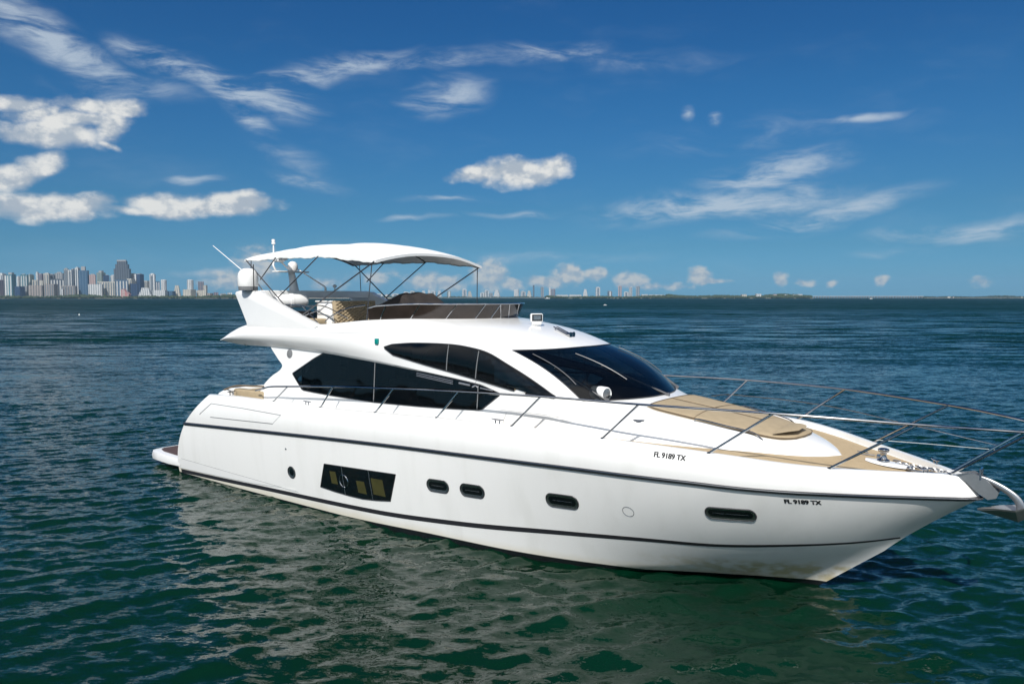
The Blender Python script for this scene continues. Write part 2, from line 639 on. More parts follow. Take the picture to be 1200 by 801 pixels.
# ------------------------------------------------------------------ the sea
def build_sea():
    def axis(lo_fine, hi_fine, step, ratio, lim1, ratio2, end):
        a = list(np.arange(lo_fine, hi_fine, step))
        up, dn = [], []
        for lst, start, sgn in ((up, a[-1], 1), (dn, a[0], -1)):
            p, st = start, step
            while abs(p) < end:
                st *= ratio if abs(p) < lim1 else ratio2
                p += sgn * st
                lst.append(p)
        return np.array(dn[::-1] + a + up)
    xs = axis(-13, 13, .085, 1.016, 260, 1.12, 11900)
    ys = axis(6, 25, .072, 1.0135, 420, 1.12, 11900)
    ys = ys[ys > -200]
    ys = np.concatenate([[-11900, -4000, -1200, -500], ys])
    X, Y = np.meshgrid(xs, ys)
    DX, DY = np.meshgrid(np.gradient(xs), np.gradient(ys))
    Z = np.zeros_like(X)
    HX = np.zeros_like(X)
    HY = np.zeros_like(X)
    base = R(-78)                                          # waves run towards the camera, a little to the right
    ncomp = 170
    lams = np.exp(np.linspace(np.log(.27), np.log(7.5), ncomp)) * RNG.uniform(.96, 1.04, ncomp)
    amps = lams ** .85 * (np.exp(-(lams / 1.25) ** 1.1) + .26 * np.exp(-(lams / 4.6) ** 2))
    amps *= SEA_SLOPE / math.sqrt(np.sum((2 * math.pi / lams * amps) ** 2) / 2)
    for lam, amp in zip(lams, amps):
        th = base + RNG.normal(0, .62 if lam < 1.5 else .42)
        k = 2 * math.pi / lam
        ph = RNG.uniform(0, 2 * math.pi)
        w = np.clip((lam / np.maximum(DY, .35 * DX) - 2.2) / 2.5, 0, 1) * np.clip((lam / DX - 1.6) / 2.5, 0, 1)
        arg = k * (math.cos(th) * X + math.sin(th) * Y) + ph
        Z += amp * w * np.cos(arg)
        q = .75
        HX -= q * amp * w * math.cos(th) * np.sin(arg)
        HY -= q * amp * w * math.sin(th) * np.sin(arg)
    # wind patches: rougher and calmer areas
    pat = 1 + .28 * np.sin(.11 * X + .23 * Y + 1) * np.sin(.05 * X - .16 * Y) + .15 * np.sin(.31 * X + .07 * Y)
    Z *= pat
    V = np.stack([X + HX * pat, Y + HY * pat, Z], -1).reshape(-1, 3)
    ny, nx = X.shape
    idx = np.arange(nx * ny).reshape(ny, nx)
    F = np.stack([idx[:-1, :-1], idx[:-1, 1:], idx[1:, 1:], idx[1:, :-1]], -1).reshape(-1, 4)
    me = bpy.data.meshes.new('sea')
    me.vertices.add(len(V))
    me.vertices.foreach_set('co', V.astype(np.float32).ravel())
    me.loops.add(F.size)
    me.loops.foreach_set('vertex_index', F.astype(np.int32).ravel())
    me.polygons.add(len(F))
    me.polygons.foreach_set('loop_start', np.arange(0, F.size, 4, dtype=np.int32))
    me.update(calc_edges=True)
    me.shade_smooth()
    m = bpy.data.materials.new('sea water')
    m.use_nodes = True
    nt = m.node_tree
    N, L = nt.nodes, nt.links
    b = N['Principled BSDF']
    b.inputs['Roughness'].default_value = .045
    b.inputs['IOR'].default_value = 1.333
    b.inputs['Specular IOR Level'].default_value = .42
    geo = N.new('ShaderNodeNewGeometry')

    def noise(scale, st, det, rough=.55, dist=0):
        mp = N.new('ShaderNodeMapping')
        mp.inputs['Rotation'].default_value = (0, 0, R(10))
        mp.inputs['Scale'].default_value = st
        L.new(geo.outputs['Position'], mp.inputs[0])
        n = N.new('ShaderNodeTexNoise')
        n.inputs['Scale'].default_value = scale
        n.inputs['Detail'].default_value = det
        n.inputs['Roughness'].default_value = rough
        n.inputs['Distortion'].default_value = dist
        L.new(mp.outputs[0], n.inputs['Vector'])
        return n.outputs['Fac']
    r = N.new('ShaderNodeValToRGB')
    r.color_ramp.elements[0].position = .3
    r.color_ramp.elements[1].position = .75
    r.color_ramp.elements[0].color = (*SEA_C1, 1)
    r.color_ramp.elements[1].color = (*SEA_C2, 1)
    L.new(noise(.05, (1, 1.6, 1), 4), r.inputs[0])
    L.new(r.outputs[0], b.inputs['Base Color'])
    # wavelets too small for the mesh: random slopes added to the normal, stronger along the wind
    def slopes(scale, st, det, kx, ky):
        mp = N.new('ShaderNodeMapping')
        mp.inputs['Rotation'].default_value = (0, 0, R(10))
        mp.inputs['Scale'].default_value = st
        L.new(geo.outputs['Position'], mp.inputs[0])
        n = N.new('ShaderNodeTexNoise')
        n.inputs['Scale'].default_value = scale
        n.inputs['Detail'].default_value = det
        n.inputs['Roughness'].default_value = .62
        n.inputs['Distortion'].default_value = .4
        L.new(mp.outputs[0], n.inputs['Vector'])
        a = N.new('ShaderNodeVectorMath')
        a.operation = 'SUBTRACT'
        L.new(n.outputs['Color'], a.inputs[0])
        a.inputs[1].default_value = (.5, .5, .5)
        b_ = N.new('ShaderNodeVectorMath')
        b_.operation = 'MULTIPLY'
        L.new(a.outputs[0], b_.inputs[0])
        b_.inputs[1].default_value = (kx, ky, 0)
        return b_.outputs[0]

    def vadd(a, c):
        n = N.new('ShaderNodeVectorMath')
        L.new(a, n.inputs[0])
        L.new(c, n.inputs[1])
        return n.outputs[0]
    ln = N.new('ShaderNodeVectorMath')
    ln.operation = 'LENGTH'
    L.new(geo.outputs['Position'], ln.inputs[0])
    mr = N.new('ShaderNodeMapRange')
    mr.interpolation_type = 'SMOOTHSTEP'
    L.new(ln.outputs['Value'], mr.inputs[0])
    for i_, k in enumerate((22, 120, 0, 1)):
        mr.inputs[i_ + 1].default_value = k
    rg = N.new('ShaderNodeMapRange')                       # unresolved chop is roughness: the farther out, the more of it
    L.new(ln.outputs['Value'], rg.inputs[0])
    for i_, k in enumerate((12, 420, .05, .36)):
        rg.inputs[i_ + 1].default_value = k
    L.new(rg.outputs[0], b.inputs['Roughness'])

    def scaled(v, f):
        n = N.new('ShaderNodeVectorMath')
        n.operation = 'SCALE'
        L.new(v, n.inputs[0])
        if isinstance(f, float):
            n.inputs['Scale'].default_value = f
        else:
            L.new(f, n.inputs['Scale'])
        return n.outputs[0]
    # out of the meshed area the longer waves, wave groups and gust patches join in as slopes too
    swell = scaled(vadd(slopes(.26, (.5, 1.5, 1), 6, .7, 1.5), vadd(slopes(.05, (.45, 1.3, 1), 5, .2, .6), slopes(.011, (.4, 1.0, 1), 5, .1, .38))), mr.outputs[0])
    # seen low over the water only the wave faces turned to the anchorage show, so the mean slope leans that way
    dirn = N.new('ShaderNodeVectorMath')
    dirn.operation = 'NORMALIZE'
    L.new(geo.outputs['Position'], dirn.inputs[0])
    fl = N.new('ShaderNodeVectorMath')
    fl.operation = 'MULTIPLY'
    L.new(dirn.outputs[0], fl.inputs[0])
    fl.inputs[1].default_value = (-.15, -.15, 0)
    lean = scaled(fl.outputs[0], mr.outputs[0])
    h = vadd(geo.outputs['Normal'], vadd(slopes(2.6, (.7, 1.6, 1), 6, .60, .95), slopes(9.0, (.8, 1.4, 1), 4, .40, .55)))
    h = vadd(vadd(h, swell), lean)
    nn = N.new('ShaderNodeVectorMath')
    nn.operation = 'NORMALIZE'
    L.new(h, nn.inputs[0])
    L.new(nn.outputs[0], b.inputs['Normal'])
    me.materials.append(m)
    o = bpy.data.objects.new('sea', me)
    COL.objects.link(o)
    tag(o, kind='structure')
    return o


SEA_SLOPE = .175
SEA_C1 = (.0006, .0130, .0050)
SEA_C2 = (.0010, .021, .0115)
build_sea()

# ------------------------------------------------------------------ the motor yacht
# boat frame: +X forward, +Y port, Z up from the waterline; the starboard side faces the camera
yacht = bpy.data.objects.new('motor_yacht', None)
COL.objects.link(yacht)
yacht.location = (-8.59, 24.22, 0)
yacht.rotation_euler = (0, 0, R(-38))
tag(yacht, 'large white motor yacht with flybridge and white sun canopy anchored in the foreground', 'yacht')

NS = 150
c_keel = dict(x=(.62, 17.72), y=pchip([(0, 0), (30, 0)]), z=pchip([(0, -.9), (12, -1.0), (15, -.75), (16.6, -.42), (17.72, -.05)]))
c_chine = dict(x=(.66, 18.78),
               y=pchip([(0, 2.30), (4, 2.38), (9, 2.36), (12, 2.18), (13.8, 1.84), (15, 1.45), (16.75, .92), (17.8, .52), (18.4, .22), (18.78, 0)]),
               z=pchip([(0, -.22), (9, -.20), (12.5, -.14), (14.7, .02), (16.75, .36), (17.73, .55), (18.78, .80)]))
c_mid = dict(x=(.72, 19.30),
             y=pchip([(0, 2.44), (4, 2.52), (9, 2.53), (12, 2.44), (13.8, 2.30), (15, 2.15), (16.65, 1.79), (17.8, 1.26), (18.6, .70), (19.0, .33), (19.3, 0)]),
             z=pchip([(0, .60), (6, .72), (12, .90), (15, 1.05), (17.5, 1.17), (19.3, 1.27)]))
c_rub = dict(x=(1.22, 20.13),
             y=pchip([(1, 2.50), (4, 2.60), (9, 2.63), (13, 2.63), (14.8, 2.56), (16.65, 2.31), (17.5, 2.0), (18.4, 1.45), (19.3, .78), (19.8, .38), (20.0, .20), (20.13, 0)]),
             z=pchip([(1.2, 1.48), (4, 1.63), (9.2, 1.86), (11.4, 1.93), (14.8, 2.02), (16.3, 2.03), (17.44, 2.0), (18.55, 1.96), (20.1, 1.90)]))
c_gun = dict(x=(2.40, 19.86),
             y=pchip([(2.4, 2.45), (5, 2.55), (13, 2.56), (14.8, 2.50), (16.65, 2.25), (17.5, 1.93), (18.35, 1.38), (19.1, .80), (19.5, .45), (19.75, .2), (19.86, 0)]),
             z=pchip([(2.4, 2.37), (4, 2.44), (7.2, 2.46), (9.2, 2.51), (11, 2.57), (13, 2.60), (15, 2.57), (16.6, 2.51), (18.3, 2.34), (19.86, 2.23)]))


def cpt(c, s):
    g = s + .06 * math.sin(math.pi * s) * 0
    g = 1 - (1 - s) ** 1.25                                 # closer stations towards the bow
    x = c['x'][0] + (c['x'][1] - c['x'][0]) * g
    return np.array([x, c['y'](x), c['z'](x)])


def section(s):
    k, c, m, r, g = (cpt(q, s) for q in (c_keel, c_chine, c_mid, c_rub, c_gun))
    rows = []
    for t in np.linspace(0, 1, 5)[:-1]:
        rows.append(k + (c - k) * t)
    for t in np.linspace(0, 1, 17):                         # chine - mid - rub rail, one smooth flare
        l0, l1, l2 = (t - .5) * (t - 1) * 2, -4 * t * (t - 1), 2 * t * (t - .5)
        rows.append(c * l0 + m * l1 + r * l2)
    mid = (r + g) / 2 + np.array([0, .055 * min(1, r[1] / .5), .02])
    for t in np.linspace(0, 1, 9)[1:]:
        l0, l1, l2 = (t - .5) * (t - 1) * 2, -4 * t * (t - 1), 2 * t * (t - .5)
        rows.append(r * l0 + mid * l1 + g * l2)
    w = min(.13, g[1] * .5)
    e = np.array([g[0] - .3 * w, max(g[1] - w, 0), g[2] + .012])
    rows.append((g + e) / 2 + np.array([0, .012, .012]))
    rows.append(e)
    rows.append(e + np.array([0, -min(.02, e[1]), -.11]))
    return rows


secs = [section(s) for s in np.linspace(0, 1, NS)]
hull = MB()
for sg in (-1, 1):
    hull.grid([[(p[0], sg * p[1], p[2]) for p in sec] for sec in secs])
# raked transom between the two sides
a0 = secs[0]
hull.grid([[(p[0], y * p[1], p[2]) for y in np.linspace(-1, 1, 9)] for p in a0[:29]])
hull_o = hull.build('hull', M['hull'], yacht, angle=30)


def bvh_of(o):
    return BVHTree.FromPolygons([v.co for v in o.data.vertices], [tuple(p.vertices) for p in o.data.polygons])


hull_bvh = bvh_of(hull_o)


def on_side(bvh, x, z, off=.005, side=-1):
    h, n, _, _ = bvh.ray_cast(Vector((x, side * 10, z)), Vector((0, -side, 0)))
    if h is None:
        h, n, _, _ = bvh.find_nearest(Vector((x, side * 1.0, z)))
    if n.y * side < 0:
        n = -n
    return h + n * off


def strip_panel(mb, bvh, top, bot, nx=40, nz=8, off=.006, side=-1):
    T, B = resample(top, nx), resample(bot, nx)
    rows = []
    for j in range(nz + 1):
        t = j / nz
        rows.append([on_side(bvh, *(B[i] * (1 - t) + T[i] * t), off, side) for i in range(nx)])
    mb.grid(rows)
    return rows


def opening(top, bot, margin):
    """test for a window opening given by its upper and lower edge, margin metres inside the glass line"""
    tx, tz = np.array(top).T
    bx_, bz_ = np.array(bot).T

    def f(x, z):
        if x < max(tx[0], bx_[0]) + margin or x > min(tx[-1], bx_[-1]) - margin:
            return False
        return np.interp(x, bx_, bz_) + margin < z < np.interp(x, tx, tz) - margin
    return f


def frame_loop(rows):
    lp = list(rows[0]) + [r[-1] for r in rows[1:]] + list(rows[-1])[::-1][1:] + [r[0] for r in rows[::-1]][1:]
    return lp


# rub rail (dark rubber with a steel strip) and boot stripe
for sg in (-1, 1):
    rp = [cpt(c_rub, s) for s in np.linspace(0, 1, 120)]
    rr = [max(.040 * (1 - .35 * i / 119), .02) for i in range(120)]
    mb = MB()
    rows = []
    for i, p in enumerate(rp):
        t = (rp[min(i + 1, 119)] - rp[max(i - 1, 0)])
        nrm = np.array([t[1] if sg > 0 else t[1], -t[0], 0]) / (np.hypot(t[0], t[1]) + 1e-9)
        nrm = -nrm if nrm[1] < 0 else nrm
        q = []
        for a in np.linspace(-90, 90, 7):
            d = .038 * math.cos(R(a))
            q.append((p[0] + nrm[0] * d, sg * (p[1] + nrm[1] * d), p[2] + rr[i] * math.sin(R(a)) * 1.15))
        rows.append(q)
    mb.grid(rows)
    o = mb.build('rub_rail', M['rubber'], hull_o)
    mb = MB()
    mb.tube([(p[0] + .03 * (i / 119), sg * (p[1] + .040), p[2] + .012) for i, p in enumerate(rp)], .009, 6)
    mb.build('rub_strip', M['steel'], hull_o)
    bz = pchip([(.7, .07), (2, .11), (4.5, .19), (9, .315), (11.3, .46), (14.0, .70), (15.5, .80), (16.3, .83), (17.8, .96), (18.4, 1.01), (19.08, 1.085)])
    xs = np.linspace(.76, 19.02, 140)
    mb = MB()
    bw = pchip([(0, .052), (12, .050), (16, .034), (19, .016)])
    strip_panel(mb, hull_bvh, [(x, bz(x) + bw(x)) for x in xs], [(x, bz(x) - bw(x)) for x in xs], 160, 3, .005, sg)
    mb.build('boot_stripe', M['stripe'], hull_o)
    # moulded knuckle line that runs out along the aft quarter
    mb = MB()
    mb.tube([on_side(hull_bvh, x, .44 - .012 * (x - .8) - .004 * (x - .8) ** 2 * .4, .0, sg) for x in np.linspace(.85, 6.3, 40)], .0045, 5)
    mb.build('knuckle_line', M['grille'], hull_o)


def deck_z(x):
    return c_gun['z'](x) - .10


def gun_half(x):
    return max(c_gun['y'](x) - .15, .02)


# main deck and the teak laid on it
rows = []
for x in np.linspace(4.25, 19.72, 90):
    w = gun_half(x) + .03
    rows.append([(x, w * y, deck_z(x) + .045 * (1 - y * y) * min(1, w / 1.2)) for y in np.linspace(-1, 1, 17)])
MB().grid(rows).build('deck', M['gel_deck'], yacht)
rows = []
for x in np.linspace(12.2, 19.5, 60):
    w = gun_half(x) - .05
    rows.append([(x, w * y, deck_z(x) + .006 + .045 * (1 - y * y) * min(1, w / 1.2)) for y in np.linspace(-1, 1, 17)])
MB().grid(rows).build('teak_deck', M['teak'], yacht)

# swim platform
mb = MB()
pl = [(-1.44, 0), (-1.44, 1.4), (-1.43, 1.9), (-1.36, 2.14), (-1.15, 2.26), (-.7, 2.32), (0, 2.38), (.78, 2.43)]
rows = []
for (x, y) in [(x, -y) for x, y in pl[::-1]] + pl[1:]:
    k = 0 if x > .5 else 1
    zl = float(np.interp(x, [-1.42, 0, 1, 3.7], [.10, .11, .15, .22]))
    rows.append([(x + .10 * k, y * .96, zl), (x + .02 * k, y * .995, zl + .05), (x, y, .27), (x + .015 * k, y * .99, .37), (x + .06 * k, y * .96, .395)])
mb.grid(rows)
n = len(rows)
o0 = len(mb.v)
topv = [r[-1] for r in rows]
botv = [r[0] for r in rows]
for lst in (topv, botv):
    half = len(lst) // 2
    mb.grid([[lst[i], lst[-1 - i]] for i in range(half + 1)])
for sg in (-1, 1):
    xs_ = np.linspace(.70, 6.2, 50)
    kz = [.44 - .012 * (x - .8) - .0016 * (x - .8) ** 2 for x in xs_]
    strip_panel(mb, hull_bvh, list(zip(xs_, kz)), [(x, max(float(np.interp(x, [.7, 2, 4.5, 6.2], [.15, .19, .27, .385])), 0)) for x in xs_], 60, 4, .011, sg)
plat = mb.build('swim_platform', M['gel'], yacht, angle=50)
mb = MB()
rows = []
for x in np.linspace(-1.25, .95, 24):
    w = float(np.interp(x, [-1.3, -1.1, -.7, 0, 1], [1.75, 2.0, 2.12, 2.18, 2.22]))
    rows.append([(x, -w, .402), (x, -w * .3, .402), (x, w * .3, .402), (x, w, .402)])
mb.grid(rows).build('teak_pad', M['teak_wet'], plat)

# cockpit: sole, liner, seats
mb = MB()
mb.box((2.9, 0, 1.30), (3.2, 4.5, .06))
for sg in (-1, 1):
    rows = []
    for x in np.linspace(1.9, 4.5, 8):
        xg = max(x, 2.45)
        rows.append([(xg, sg * (c_gun['y'](xg) - .15), c_gun['z'](xg) - .08), (x, sg * 2.15, 1.32)])
    mb.grid(rows)
mb.build('cockpit_well', M['gel_deck'], yacht)
mb = MB()
mb.box((2.75, 0, 2.14), (.5, 4.4, .74), ry=R(-20))
mb.build('cockpit_coaming', M['gel'], yacht, bevel=.06, seg=3)
mb = MB()
mb.box((3.78, -2.06, 2.33), (1.30, .22, .50))
mb.box((3.1, -.4, 2.26), (.24, 2.9, .50), ry=R(-8))
sofa = mb.build('cockpit_sofa', M['tan'], yacht, bevel=.05, seg=3)
mb = MB()
mb.box((3.55, -1.75, 1.78), (1.6, .55, .30))
mb.box((3.25, -.3, 1.78), (.6, 2.4, .30))
mb.build('seat_cushion', M['tan'], sofa, bevel=.05, seg=3)
mb = MB()
mb.tube(spline([(2.75, -2.2, 2.52), (3.3, -2.18, 2.66), (4.0, -2.15, 2.70), (4.45, -2.13, 2.72)], 14), .022, 6)
mb.build('sofa_rail', M['tan_dark'], sofa)

# ---- deckhouse
def wall_half(x, z):
    wb = float(np.interp(x, [4, 9, 11, 12.5, 13.7, 14.6], [2.12, 2.12, 2.10, 2.06, 1.99, 1.90]))
    return wb - .085 * (z - 2.4)


zb = pchip([(2.42, 3.82), (3.4, 3.79), (4.7, 3.785), (6.0, 3.745), (6.95, 3.70), (7.8, 3.63), (8.7, 3.555), (9.8, 3.45), (11.8, 3.25), (12.9, 3.15), (13.9, 2.98), (14.7, 2.80)])
aft_x = pchip([(2.2, 4.08), (2.33, 4.12), (2.75, 4.40), (3.0, 4.72), (3.20, 5.08), (3.29, 5.14), (3.45, 4.95), (3.79, 4.56), (4.2, 4.3)])
# coach roof: from inside the deckhouse foot to its nose on the foredeck
tr_top = pchip([(12.2, 3.02), (13.4, 3.06), (14.3, 3.06), (14.75, 3.02), (15.3, 2.95), (16.2, 2.83), (17.0, 2.70), (17.5, 2.58), (17.9, 2.42), (18.08, 2.30)])
tr_half = pchip([(12.2, 2.06), (13.4, 2.02), (14.3, 1.97), (15.3, 1.84), (16.2, 1.58), (17.0, 1.18), (17.5, .84), (17.9, .40), (18.08, .02)])
tr_exp = pchip([(12.2, 5.5), (13.6, 4.6), (14.6, 3.3), (16, 2.6), (18.1, 2.2)])


def trunk_pt(x, a):
    """a runs -1 (starboard foot) .. 1 (port foot)"""
    w, zt, e = tr_half(x), tr_top(x), tr_exp(x)
    z0 = deck_z(min(x, 19)) - .02
    th = math.pi / 2 * (1 - abs(a))
    cy, sz = math.cos(th) ** (2 / e), math.sin(th) ** (2 / 1.9)
    return (x, math.copysign(w * cy, a) if a else 0.0, z0 + max(zt - z0, .01) * sz)




def trunk_half(x, z):
    z0 = deck_z(x) - .02
    f = min(max((z - z0) / max(tr_top(x) - z0, .01), 0), 1) ** .95
    return tr_half(x) * math.sqrt(max(1 - f * f, 0)) ** (2 / tr_exp(x))


SAL_T = [(5.60, 3.13), (6.0, 3.33), (6.4, 3.53), (6.78, 3.69), (7.4, zb(7.4) - .0), (8.6, zb(8.6)), (9.8, zb(9.8)), (11.0, zb(11)), (11.7, zb(11.7) - .01), (12.16, 3.12)]
SAL_B = [(5.60, 3.10), (5.8, 2.92), (6.01, 2.74), (6.5, 2.715), (7.12, 2.69), (8.6, 2.655), (10, 2.68), (11.0, 2.715), (11.72, 2.75), (12.16, 3.08)]
SAL_HOLE = opening(SAL_T, SAL_B, .022)
deckhouse, house_full = MB(), MB()
for sg in (-1, 1):
    rows = []
    for f in np.linspace(0, 1, 66):
        r = []
        for u in np.linspace(0, 1, 380):
            x = 4.4 + u * 10.3
            zt = zb(x) + .05
            z = 2.25 + (zt - 2.25) * f
            xa = aft_x(z)
            x = xa + (14.7 - xa) * u
            z = 2.25 + (zb(x) + (.05 if x < 13 else .05 - .03 * (x - 13)) - 2.25) * f
            k = min(max((x - 13.3) / .85, 0), 1)
            k = k * k * (3 - 2 * k)
            r.append((x, sg * (wall_half(x, z) * (1 - k) + (trunk_half(x, z) - .035) * k), z))
        rows.append(r)
    house_full.grid(rows)
    deckhouse.grid_cut(rows, SAL_HOLE)
    # thickness of the aft pillar
    deckhouse.grid([[r[0], (r[0][0] + .03, r[0][1] - sg * .24, r[0][2])] for r in rows])
    deckhouse.grid([[(r[0][0] + .03, r[0][1] - sg * .24, r[0][2]), (r[0][0] + .8, r[0][1] - sg * .24, r[0][2])] for r in rows])
house = deckhouse.build('deckhouse', M['gel'], yacht, angle=40)
house_bvh = BVHTree.FromPolygons(house_full.v, house_full.f)
mb = MB()
mb.box((5.75, 0, 3.0), (.04, 3.8, 1.5))
mb.build('saloon_door', M['glass'], yacht)
# ---- flybridge moulding: side band, roof brow and pillars
PP = [(2.45, 2.12, 3.84), (2.9, 2.17, 3.93), (3.7, 2.21, 4.02), (5, 2.22, 4.06), (6.5, 2.21, 4.07), (8.0, 2.17, 4.04), (8.9, 2.10, 4.00), (9.8, 2.03, 4.06), (10.8, 1.98, 4.07),
      (11.4, 1.96, 4.02), (11.85, 1.95, 3.93), (12.3, 1.94, 3.74), (12.75, 1.93, 3.54), (13.15, 1.92, 3.34), (13.46, 1.915, 3.17), (13.85, 1.88, 2.97), (14.15, 1.80, 2.80)]
IA = [(2.50, 2.04, 3.88), (2.95, 2.09, 4.07), (3.77, 2.10, 4.29), (5, 2.07, 4.31), (6.67, 2.03, 4.35), (8.0, 1.97, 4.46), (8.8, 1.90, 4.50), (9.4, 1.75, 4.52), (9.9, 1.5, 4.52), (10.3, 1.1, 4.52), (10.5, .6, 4.52), (10.58, 0, 4.52)]
WT = [(11.85, 1.95, 3.93), (12.03, 1.80, 3.945), (12.2, 1.65, 3.95), (12.68, 1.28, 3.965), (12.93, .9, 3.98), (13.04, .45, 3.99), (13.07, 0, 3.99)]
BC = [(13.90, 1.74, 3.09), (14.18, 1.48, 3.09), (14.42, 1.1, 3.09), (14.58, .7, 3.09), (14.66, .35, 3.09), (14.68, 0, 3.09)]


def bumpy(x):
    return float(np.interp(x, [2.4, 5, 7, 9, 11, 12.9, 13.9], [.10, .115, .10, .07, .05, .018, .012]))


# ---- windscreen and cowl
ws = MB()
top = spline(WT[2:], 30)
bot = spline(BC, 30)
half = []
for a, b in zip(top, bot):
    r = []
    for t in np.linspace(0, 1, 20):
        q = a * (1 - t) + b * t + np.array([.10, .05 * a[1] / 1.6, .07]) * math.sin(math.pi * t)
        r.append(q)
    half.append(r)
ws_grid = [[(p[0], -p[1], p[2]) for p in r] for r in half] + [[tuple(p) for p in r] for r in half[::-1][1:]]
ws.grid(ws_grid)
ws_o = ws.build('windscreen', M['cabin_glass'], yacht, angle=60)
ws_bvh = bvh_of(ws_o)
fly = MB()
Ps = spline(PP, 460)
PIL_T = [(8.97, 3.915)] + [(p[0], p[2] - .035) for p in Ps if 9.2 < p[0] < 13.36] + [(13.44, 3.155)]
PIL_B = [(8.99, 3.88), (9.25, 3.745), (10.2, 3.575), (11.55, 3.355), (12.66, 3.165), (13.1, 3.135), (13.42, 3.115)]
PIL_HOLE = opening(PIL_T, PIL_B, .020)
fly_full = MB()
for sg in (-1, 1):
    rows = []
    for p in Ps:
        x = p[0]
        b = np.array([x, min(wall_half(max(x, 4), zb(x)) + bumpy(x), p[1] + .06) - .10 * max(0, (3.2 - x) / .8), min(zb(x), p[2] - .015) - .42 * min(max((x - 12.7) / 1.1, 0), 1) ** 1.5])
        r = []
        for t in np.linspace(0, 1, 44):
            q = (b + np.array([0, 0, float(np.interp(x, [2.42, 3.2, 9, 12.5], [.0, .06, .04, .0]))])) * (1 - t) + p * t
            q[1] += .03 * math.sin(math.pi * t) * float(np.interp(x, [2.4, 4, 8, 12, 13.9], [.5, 1, 1, .5, 0]))
            r.append((q[0], sg * q[1], q[2]))
        # return the lower edge inwards so that the overhang has a real underside
        ch = float(np.interp(x, [2.42, 3.2, 9, 12.5], [.02, .09, .06, .0]))
        r = [(b[0], sg * max(b[1] - .30, 0), b[2] + .012 - ch * .5), (b[0], sg * (b[1] - .02 - ch), b[2] - ch * .5)] + r
        rows.append(r)
    fly_full.grid(rows)
    fly.grid_cut(rows, PIL_HOLE)
    # upper patch: P (then the windscreen head) up to the coaming
    k = int(np.argmin(abs(Ps[:, 0] - 11.85)))
    low_l = resample(np.vstack([Ps[:k + 1], spline(WT, 60)[1:]]), 140)
    upp_c = spline(IA, 200)
    # match parameters: same X while both run aft, then by angle round the front
    x9 = 8.6
    la, lb = low_l[low_l[:, 0] <= x9], None
    il = int(np.argmax(low_l[:, 0] > x9))
    iu = int(np.argmax(upp_c[:, 0] > x9))
    A1, A2 = resample(low_l[:il + 1], 50), resample(upp_c[:iu + 1], 50)
    B1, B2 = resample(low_l[il:], 60), resample(upp_c[iu:], 60)
    lo = np.vstack([A1, B1[1:]])
    hi = np.vstack([A2, B2[1:]])
    rows = []
    for a, b in zip(lo, hi):
        r = []
        out = np.array([0, 1.0, 0]) if a[0] < 10 else np.array([a[0] - 9.6, a[1] * 1.1, 0]) / np.hypot(a[0] - 9.6, a[1] * 1.1)
        L_ = np.linalg.norm(b - a)
        for t in np.linspace(0, 1, 15):
            q = a * (1 - t) + b * t
            bul = math.sin(math.pi * t ** .9)
            amt = float(np.interp(L_, [.1, .5, 1.2, 2.5], [.01, .05, .08, .11]))
            q = q + (out * .45 + np.array([0, 0, .9])) * bul * amt
            r.append((q[0], sg * q[1], q[2]))
        rows.append(r)
    fly.grid(rows)
    fly_full.grid(rows)
    # coaming thickness and inner face down to the flybridge sole
    rows = []
    for b in hi:
        c = np.array([8.0, 0, 0])
        inn = np.array([(c[0] - b[0]) * (1 if b[0] > 9 else 0), -b[1], 0])
        inn = inn / (np.linalg.norm(inn) + 1e-9)
        rows.append([(b[0], sg * b[1], b[2]), (b[0] + inn[0] * .06, sg * max(b[1] + inn[1] * .06, 0), b[2] + .015),
                     (b[0] + inn[0] * .14, sg * max(b[1] + inn[1] * .14, 0), b[2]), (b[0] + inn[0] * .2, sg * max(b[1] + inn[1] * .2, 0), 3.93)])
    fly.grid(rows)
    # A-pillar between side window and windscreen
    po = np.vstack([resample(Ps[k:], 24), [(14.3, 1.70, 2.70), (14.45, 1.55, 2.55)]])
    pi_ = np.vstack([[(12.03, 1.80, 3.945)], resample(np.array(half[0]), 23), [(14.2, 1.60, 2.95), (14.45, 1.44, 2.72)]])
    rows = []
    for i in range(26):
        a, b = po[i], pi_[i]
        r = []
        for t in np.linspace(0, 1, 6):
            q = a * (1 - t) + b * t + np.array([.02, .02, .025]) * math.sin(math.pi * t)
            r.append((q[0], sg * q[1], q[2]))
        rows.append(r)
    fly.grid(rows)
# underside of the overhang and the sole of the flybridge
xs = np.linspace(2.47, 6.2, 20)
fly.grid([[(x, y * (wall_half(x, 3.8) - .1 if x > 3.6 else float(np.interp(x, [2.4, 3.6], [1.9, 2.0]))), zb(x) + .015) for y in np.linspace(-1, 1, 7)] for x in xs])
fly.grid([[(x, y * float(np.interp(x, [2.5, 8, 9.4, 10.0, 10.4], [1.95, 1.85, 1.6, 1.2, .6])), 3.95) for y in np.linspace(-1, 1, 7)] for x in np.linspace(2.52, 10.4, 24)])
# aft lip of the flybridge
fly.grid([[(2.46, y * 2.0, 3.82), (2.44, y * 2.04, 3.85), (2.50, y * 2.0, 3.89), (2.6, y * 2.0, 3.95)] for y in np.linspace(-1, 1, 9)])
fly_o = fly.build('flybridge', M['gel'], yacht, angle=42)
fly_bvh = BVHTree.FromPolygons(fly_full.v, fly_full.f)

# a rubber seam round the glass
mb = MB()
lp = [r[0] for r in ws_grid] + list(ws_grid[-1])[1:] + [r[-1] for r in ws_grid[::-1]][1:] + list(ws_grid[0])[::-1][1:]
mb.tube(lp, .012, 6)
mb.build('seal', M['rubber'], ws_o)

